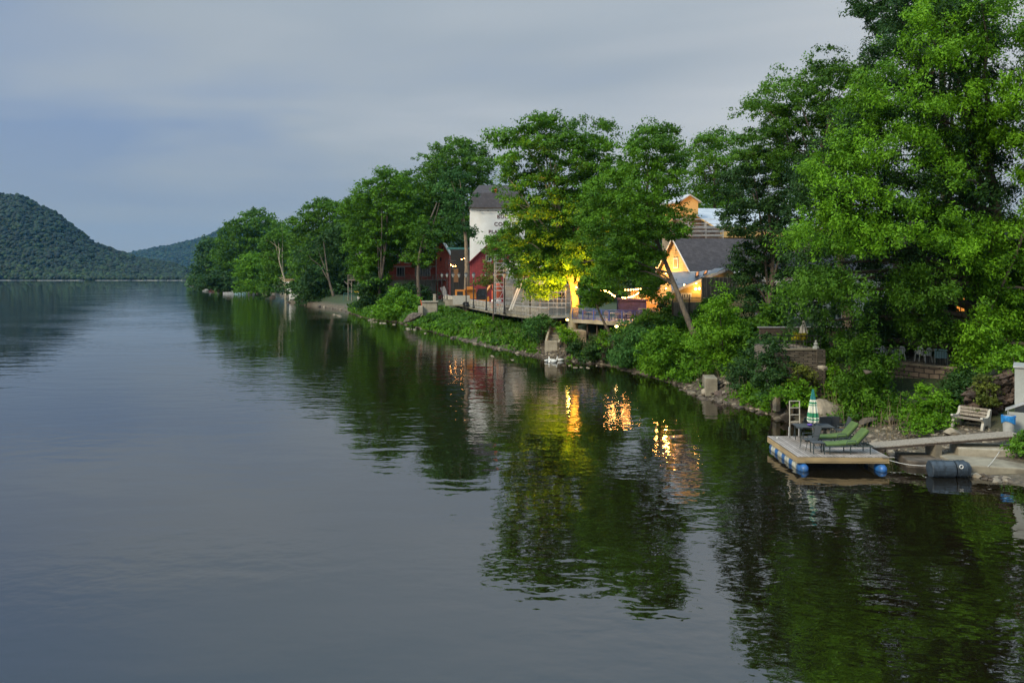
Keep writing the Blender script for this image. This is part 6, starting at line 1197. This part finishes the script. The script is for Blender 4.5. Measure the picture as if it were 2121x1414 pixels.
mb = MB(); mb.box2((0, 0, 0), (9, 6, zz(500))); mb.build('wall', 'darkwall', o); window(o, (xx(1988), -0.06, zz(631)), 0.62, 0.95, 'fascia', pane='litwin', bars=1); window(o, (xx(2090), -0.06, zz(640)), 0.62, 0.95, 'fascia', pane='glass')
mb = MB(); mb.prism([(-0.2, -0.1, zz(500)), (-0.2, 3, zz(450)), (-0.2, 6.2, zz(500))], (9.4, 0, 0)); mb.build('roof', 'shingle', o)
# ---- right patio with stone wall
PZ = 3.0; w0, w1 = W(1806, 0, 46.8), W(1985, 0, 42.9); w0.z = w1.z = 0
u = (w1-w0); Lw = u.length; aw = math.atan2(u.y, u.x)
o = thing('patio_stone_wall', 'brown block stone wall holding up the patio with white chairs', 'wall', (w0.x, w0.y, 1.2), aw); mb = MB(); mb.box2((-1.5, 0, 0), (Lw+1, 0.5, PZ-1.2)); mb.build('stones', 'stone_b', o); mb = MB(); mb.box2((-1.5, -0.06, PZ-1.2), (Lw+1, 0.55, PZ-1.12)); mb.build('coping', 'rock_pale', o)
o = thing('patio_floor', 'stone patio floor behind the block wall', 'floor', (w0.x, w0.y, PZ-0.5), aw); mb = MB(); mb.box2((-1.5, 0.52, 0), (Lw+1, 7, 0.52)); mb.build('paving', 'concrete_d', o)
o = thing('patio_railing', 'thin black iron railing along the patio wall', 'railing', (w0.x, w0.y, PZ+0.08), aw); mb = MB(); mb.bar((-0.2, 0.25, 0.8), (Lw, 0.25, 0.8), 0.015); mb.bar((-0.2, 0.25, 0.1), (Lw, 0.25, 0.1), 0.012); mb.build('rail', 'black', o); mb = MB(); [mb.bar((-0.2+i*0.14, 0.25, 0), (-0.2+i*0.14, 0.25, 0.8), 0.008) for i in range(int(Lw/0.14))]; mb.build('baluster', 'black', o)
def plastic_chair(loc, rz, label, tilt=0, first=[None]):
    if first[0]: o = dup(first[0], loc, rz, label); o.rotation_euler = (tilt, 0, rz); return o
    o = thing('plastic_chair', label, 'chair', loc, rz, 'white plastic chairs on the patio'); first[0] = o; o.rotation_euler = (tilt, 0, rz)
    mb = MB(); mb.box((0, 0, 0.42), (0.46, 0.44, 0.04)); mb.build('seat', 'whiteplastic', o)
    mb = MB(); pts = [(0.22*math.cos(t), 0.24, 0.62+0.26*math.sin(t)) for t in [R(-60+i*30) for i in range(11)]]; mb.prism([(x, 0.22, z) for x, y, z in pts], (0, 0.035, 0)); mb.build('backrest', 'whiteplastic', o)
    for sx in (-1, 1):
        mb = MB(); mb.tube([(sx*0.26, -0.2, 0.42), (sx*0.27, -0.18, 0.64), (sx*0.26, 0.22, 0.66)], 0.025, 5); mb.build('armrest', 'whiteplastic', o)
        for sy in (-1, 1): mb = MB(); mb.bar((sx*0.26, sy*0.24, 0), (sx*0.22, sy*0.19, 0.42), 0.028, 5); mb.build('leg', 'whiteplastic', o)
    return o
def pw(px, dy, z=PZ+0.02): 
    t = (px-1806)/(1985-1806); Y = 46.8+(42.9-46.8)*t+dy; return Vector(((px-CX)*Y/F, Y, z))
for px, dy, z, rz, tl, l in ((1818, 1.2, 0, 60, 0, 'leftmost white plastic chair behind the iron railing'), (1836, 1.0, 0, 100, 0, 'white plastic chair pushed under the left patio table'), (1862, 1.4, 0, -70, 0, 'white plastic chair right of the left patio table'), (1858, 1.9, 0.72, 190, 2.4, 'white plastic chair tipped upside down on the left patio table'), (1905, 2.4, 0, 150, 0, 'white round backed chair behind the middle of the railing'), (1917, 1.7, 0, 200, 0, 'white chair seen from behind in the middle of the patio')):
    p = pw(px, dy); p.z += z; plastic_chair(p, R(rz), l, tl)
def ptable(px, dy, label, mat='cream', first=[None]):
    o = thing('patio_table', label, 'table', pw(px, dy), 0, 'tables on the right patio'); mb = MB(); mb.lathe([(0.0, 0.69), (0.55, 0.69), (0.55, 0.73), (0.0, 0.73)], 16); mb.build('tabletop', mat, o)
    for s in range(4): a = R(45+90*s); mb = MB(); mb.bar((0.42*math.cos(a), 0.42*math.sin(a), 0), (0.36*math.cos(a), 0.36*math.sin(a), 0.69), 0.025); mb.build('leg', mat, o)
ptable(1846, 1.7, 'round patio table on the left of the patio with chairs around it', 'chairseat'); ptable(1942, 2.2, 'round pale patio table on the right with an umbrella pole through it')
p = pw(1940, 2.2); o = thing('umbrella_pole', 'thin dark green pole with yellow tip rising from the right patio table', 'pole', p); mb = MB(); mb.bar((0, 0, 0), (0, 0, 1.35), 0.025); mb.build('pole', 'greenpaint', o); mb = MB(); mb.bar((0, 0, 1.35), (0, 0, 1.5), 0.03); mb.build('tip', 'kayak', o)
p = pw(1949, 1.2); o = thing('blue_sling_chair', 'chair with pale blue fabric at the right end of the patio', 'chair', p, R(150)); mb = MB(); mb.box((0, 0, 0.4), (0.6, 0.5, 0.03)); mb.build('seat', 'boatblue', o); mb = MB(); mb.box((0, 0.3, 0.66), (0.62, 0.03, 0.5), (R(-12), 0, 0)); mb.build('backrest', 'boatblue', o)
for s in (-1, 1): mb = MB(); mb.tube([(s*0.32, -0.25, 0), (s*0.32, -0.25, 0.6), (s*0.32, 0.2, 0.62), (s*0.32, 0.35, 0)], 0.02, 5); mb.build('frame', 'cream', o)
# ---- birds on the water
def duck(px, py, rz, label, s=1.0, first=[None]):
    p = G(px, py, 0)
    if first[0]: r = dup(first[0], p, rz, label); r.scale = (s*0.8,)*3; return r
    o = thing('white_goose', label, 'goose', p, rz, 'white geese floating by the shore'); first[0] = o; o.scale = (s*0.8,)*3
    mb = MB(); mb.tube([(-0.42, 0, 0.22), (-0.34, 0, 0.17), (-0.15, 0, 0.12), (0.08, 0, 0.12), (0.22, 0, 0.18), (0.28, 0, 0.30), (0.29, 0, 0.42), (0.31, 0, 0.50), (0.37, 0, 0.53), (0.42, 0, 0.52)], [0.01, 0.08, 0.16, 0.17, 0.11, 0.055, 0.04, 0.05, 0.045, 0.02], 10); mb.build('body', 'feather', o, smooth=True)
    mb = MB(); mb.tube([(0.41, 0, 0.52), (0.50, 0, 0.50)], [0.022, 0.006], 6); mb.build('beak', 'orange', o)
    return o
for px, py, rz, l, s in ((1133, 749, 40, 'leftmost white goose of the tight group by the shore', 1.0), (1138, 751, 100, 'white goose second from the left in the group', 0.8), (1143, 748, 160, 'white goose at the back centre of the group', 1.0), (1148, 751, 30, 'white goose at the right of the tight group', 1.05), (1160, 747, 190, 'lone white goose a little right of the group', 1.0)): duck(px, py, R(rz), l, s)
# ---- people glimpsed near the scaffold base
# ---- bank grass and weeds
def grass(name, label, n, f, mat, size, seed, tall=6):
    rg = r_ = np.random.default_rng(seed); C = []; S = []
    while len(C) < n:
        Y = 34*(5.2**(rg.random()**1.1)); d = f(rg, Y)
        if d is None: continue
        x = xs(Y)+d; 
        if noise.noise(Vector((x*0.6, Y*0.6, seed))) < -0.12: continue
        if Y < 38.8 and x > 19.3: continue
        if Y < 41.5 and r_.random() < 0.75: continue
        if 40 < Y < 50 and d > 1.5 and 15.0 < x < 18.2: continue
        if Y > 76 and d > 8.5: continue
        if 60 < Y < 105 and d < 2.3 and r_.random() < 0.93: continue
        if 50 < Y < 57 and d < 2.9 and r_.random() < 0.93: continue
        if 51 < Y < 53.2 and d < 2.4: continue
        if 49 < Y < 60 and d < 2.4 and r_.random() < 0.85: continue
        if 2.6 < x < 10 and 75.5 < Y < 88 and d > 1.5: continue
        if 2.6 < x < 6.3 and 76 < Y < 88: continue
        if Y < 50 and d > 5 and x > 17.5: continue
        C.append((x, Y, hgt(x, Y))); S.append(1+Y/75)
    C = np.array(C); S = np.array(S); k_ = 6; P = np.repeat(C, k_, 0); s = np.repeat(S, k_)*size; P[:, 0] += rg.normal(size=len(P))*0.12*s/size; P[:, 1] += rg.normal(size=len(P))*0.12*s/size; hm = np.array([max(0.0, noise.noise(Vector((a*0.45, b*0.45, seed+5)))+0.1) for a, b, c in C]); P[:, 2] += rg.random(len(P))*s*(1.0+np.repeat(hm*np.where(C[:, 1] > 74, 0.2, 1.0), k_)*tall)
    N = rg.normal(size=P.shape)+np.array([0, -0.4, 0.8]); V = leaf_quads(P, N, 1.0, 0.4); c = P[:, None, :]; V = c+(V-c)*s[:, None, None]
    t = np.clip(np.repeat(rg.random(n), k_)*0.6+rg.random(len(P))*0.4, 0, 1); o = quadmesh(name, V, mat, t); tag(o, label, 'ground cover', kind='stuff')
grass('bank_weeds', 'low green weeds covering the slope of the bank', 24000, lambda r, Y: (lerp(BW, Y)*0.9 if Y < 46 else 0.4)+r.random()**1.2*(7 if Y > 46 else 8), 'leaf_mid', 0.26, 4)
grass('bank_grass', 'bright grass and seedlings along the lower bank', 9000, lambda r, Y: (lerp(BW, Y)*0.55 if Y < 46 else 0.15)+r.random()*3.0, 'leaf_bright', 0.17, 9)
mb = MB(); random.seed(31)
for i in range(900):
    Y = 36*(3.6**random.random()); d = random.uniform(0.6, 4.5)
    if Y < 38.8 and xs(Y)+d > 19.3: continue
    x = xs(Y)+d; z = hgt(x, Y); h = random.uniform(0.4, 1.5); a, b_ = random.uniform(-.35, .35), random.uniform(-.35, .35)
    mb.tube([(x, Y, z-0.05), (x+a*h*0.4, Y+b_*h*0.4, z+h*0.55), (x+a*h, Y+b_*h, z+h)], [0.012, 0.009, 0.004], 3, False)
M['dry'] = pm('dry_stems', (0.26, 0.20, 0.11), (0.13, 0.10, 0.06), 4, 0.9, 0)
tag(mb.build('dry_stems', 'dry'), 'thin dry tan stems sticking out of the bank weeds', 'stems', kind='stuff')
print('LEAVES', LEAVES)
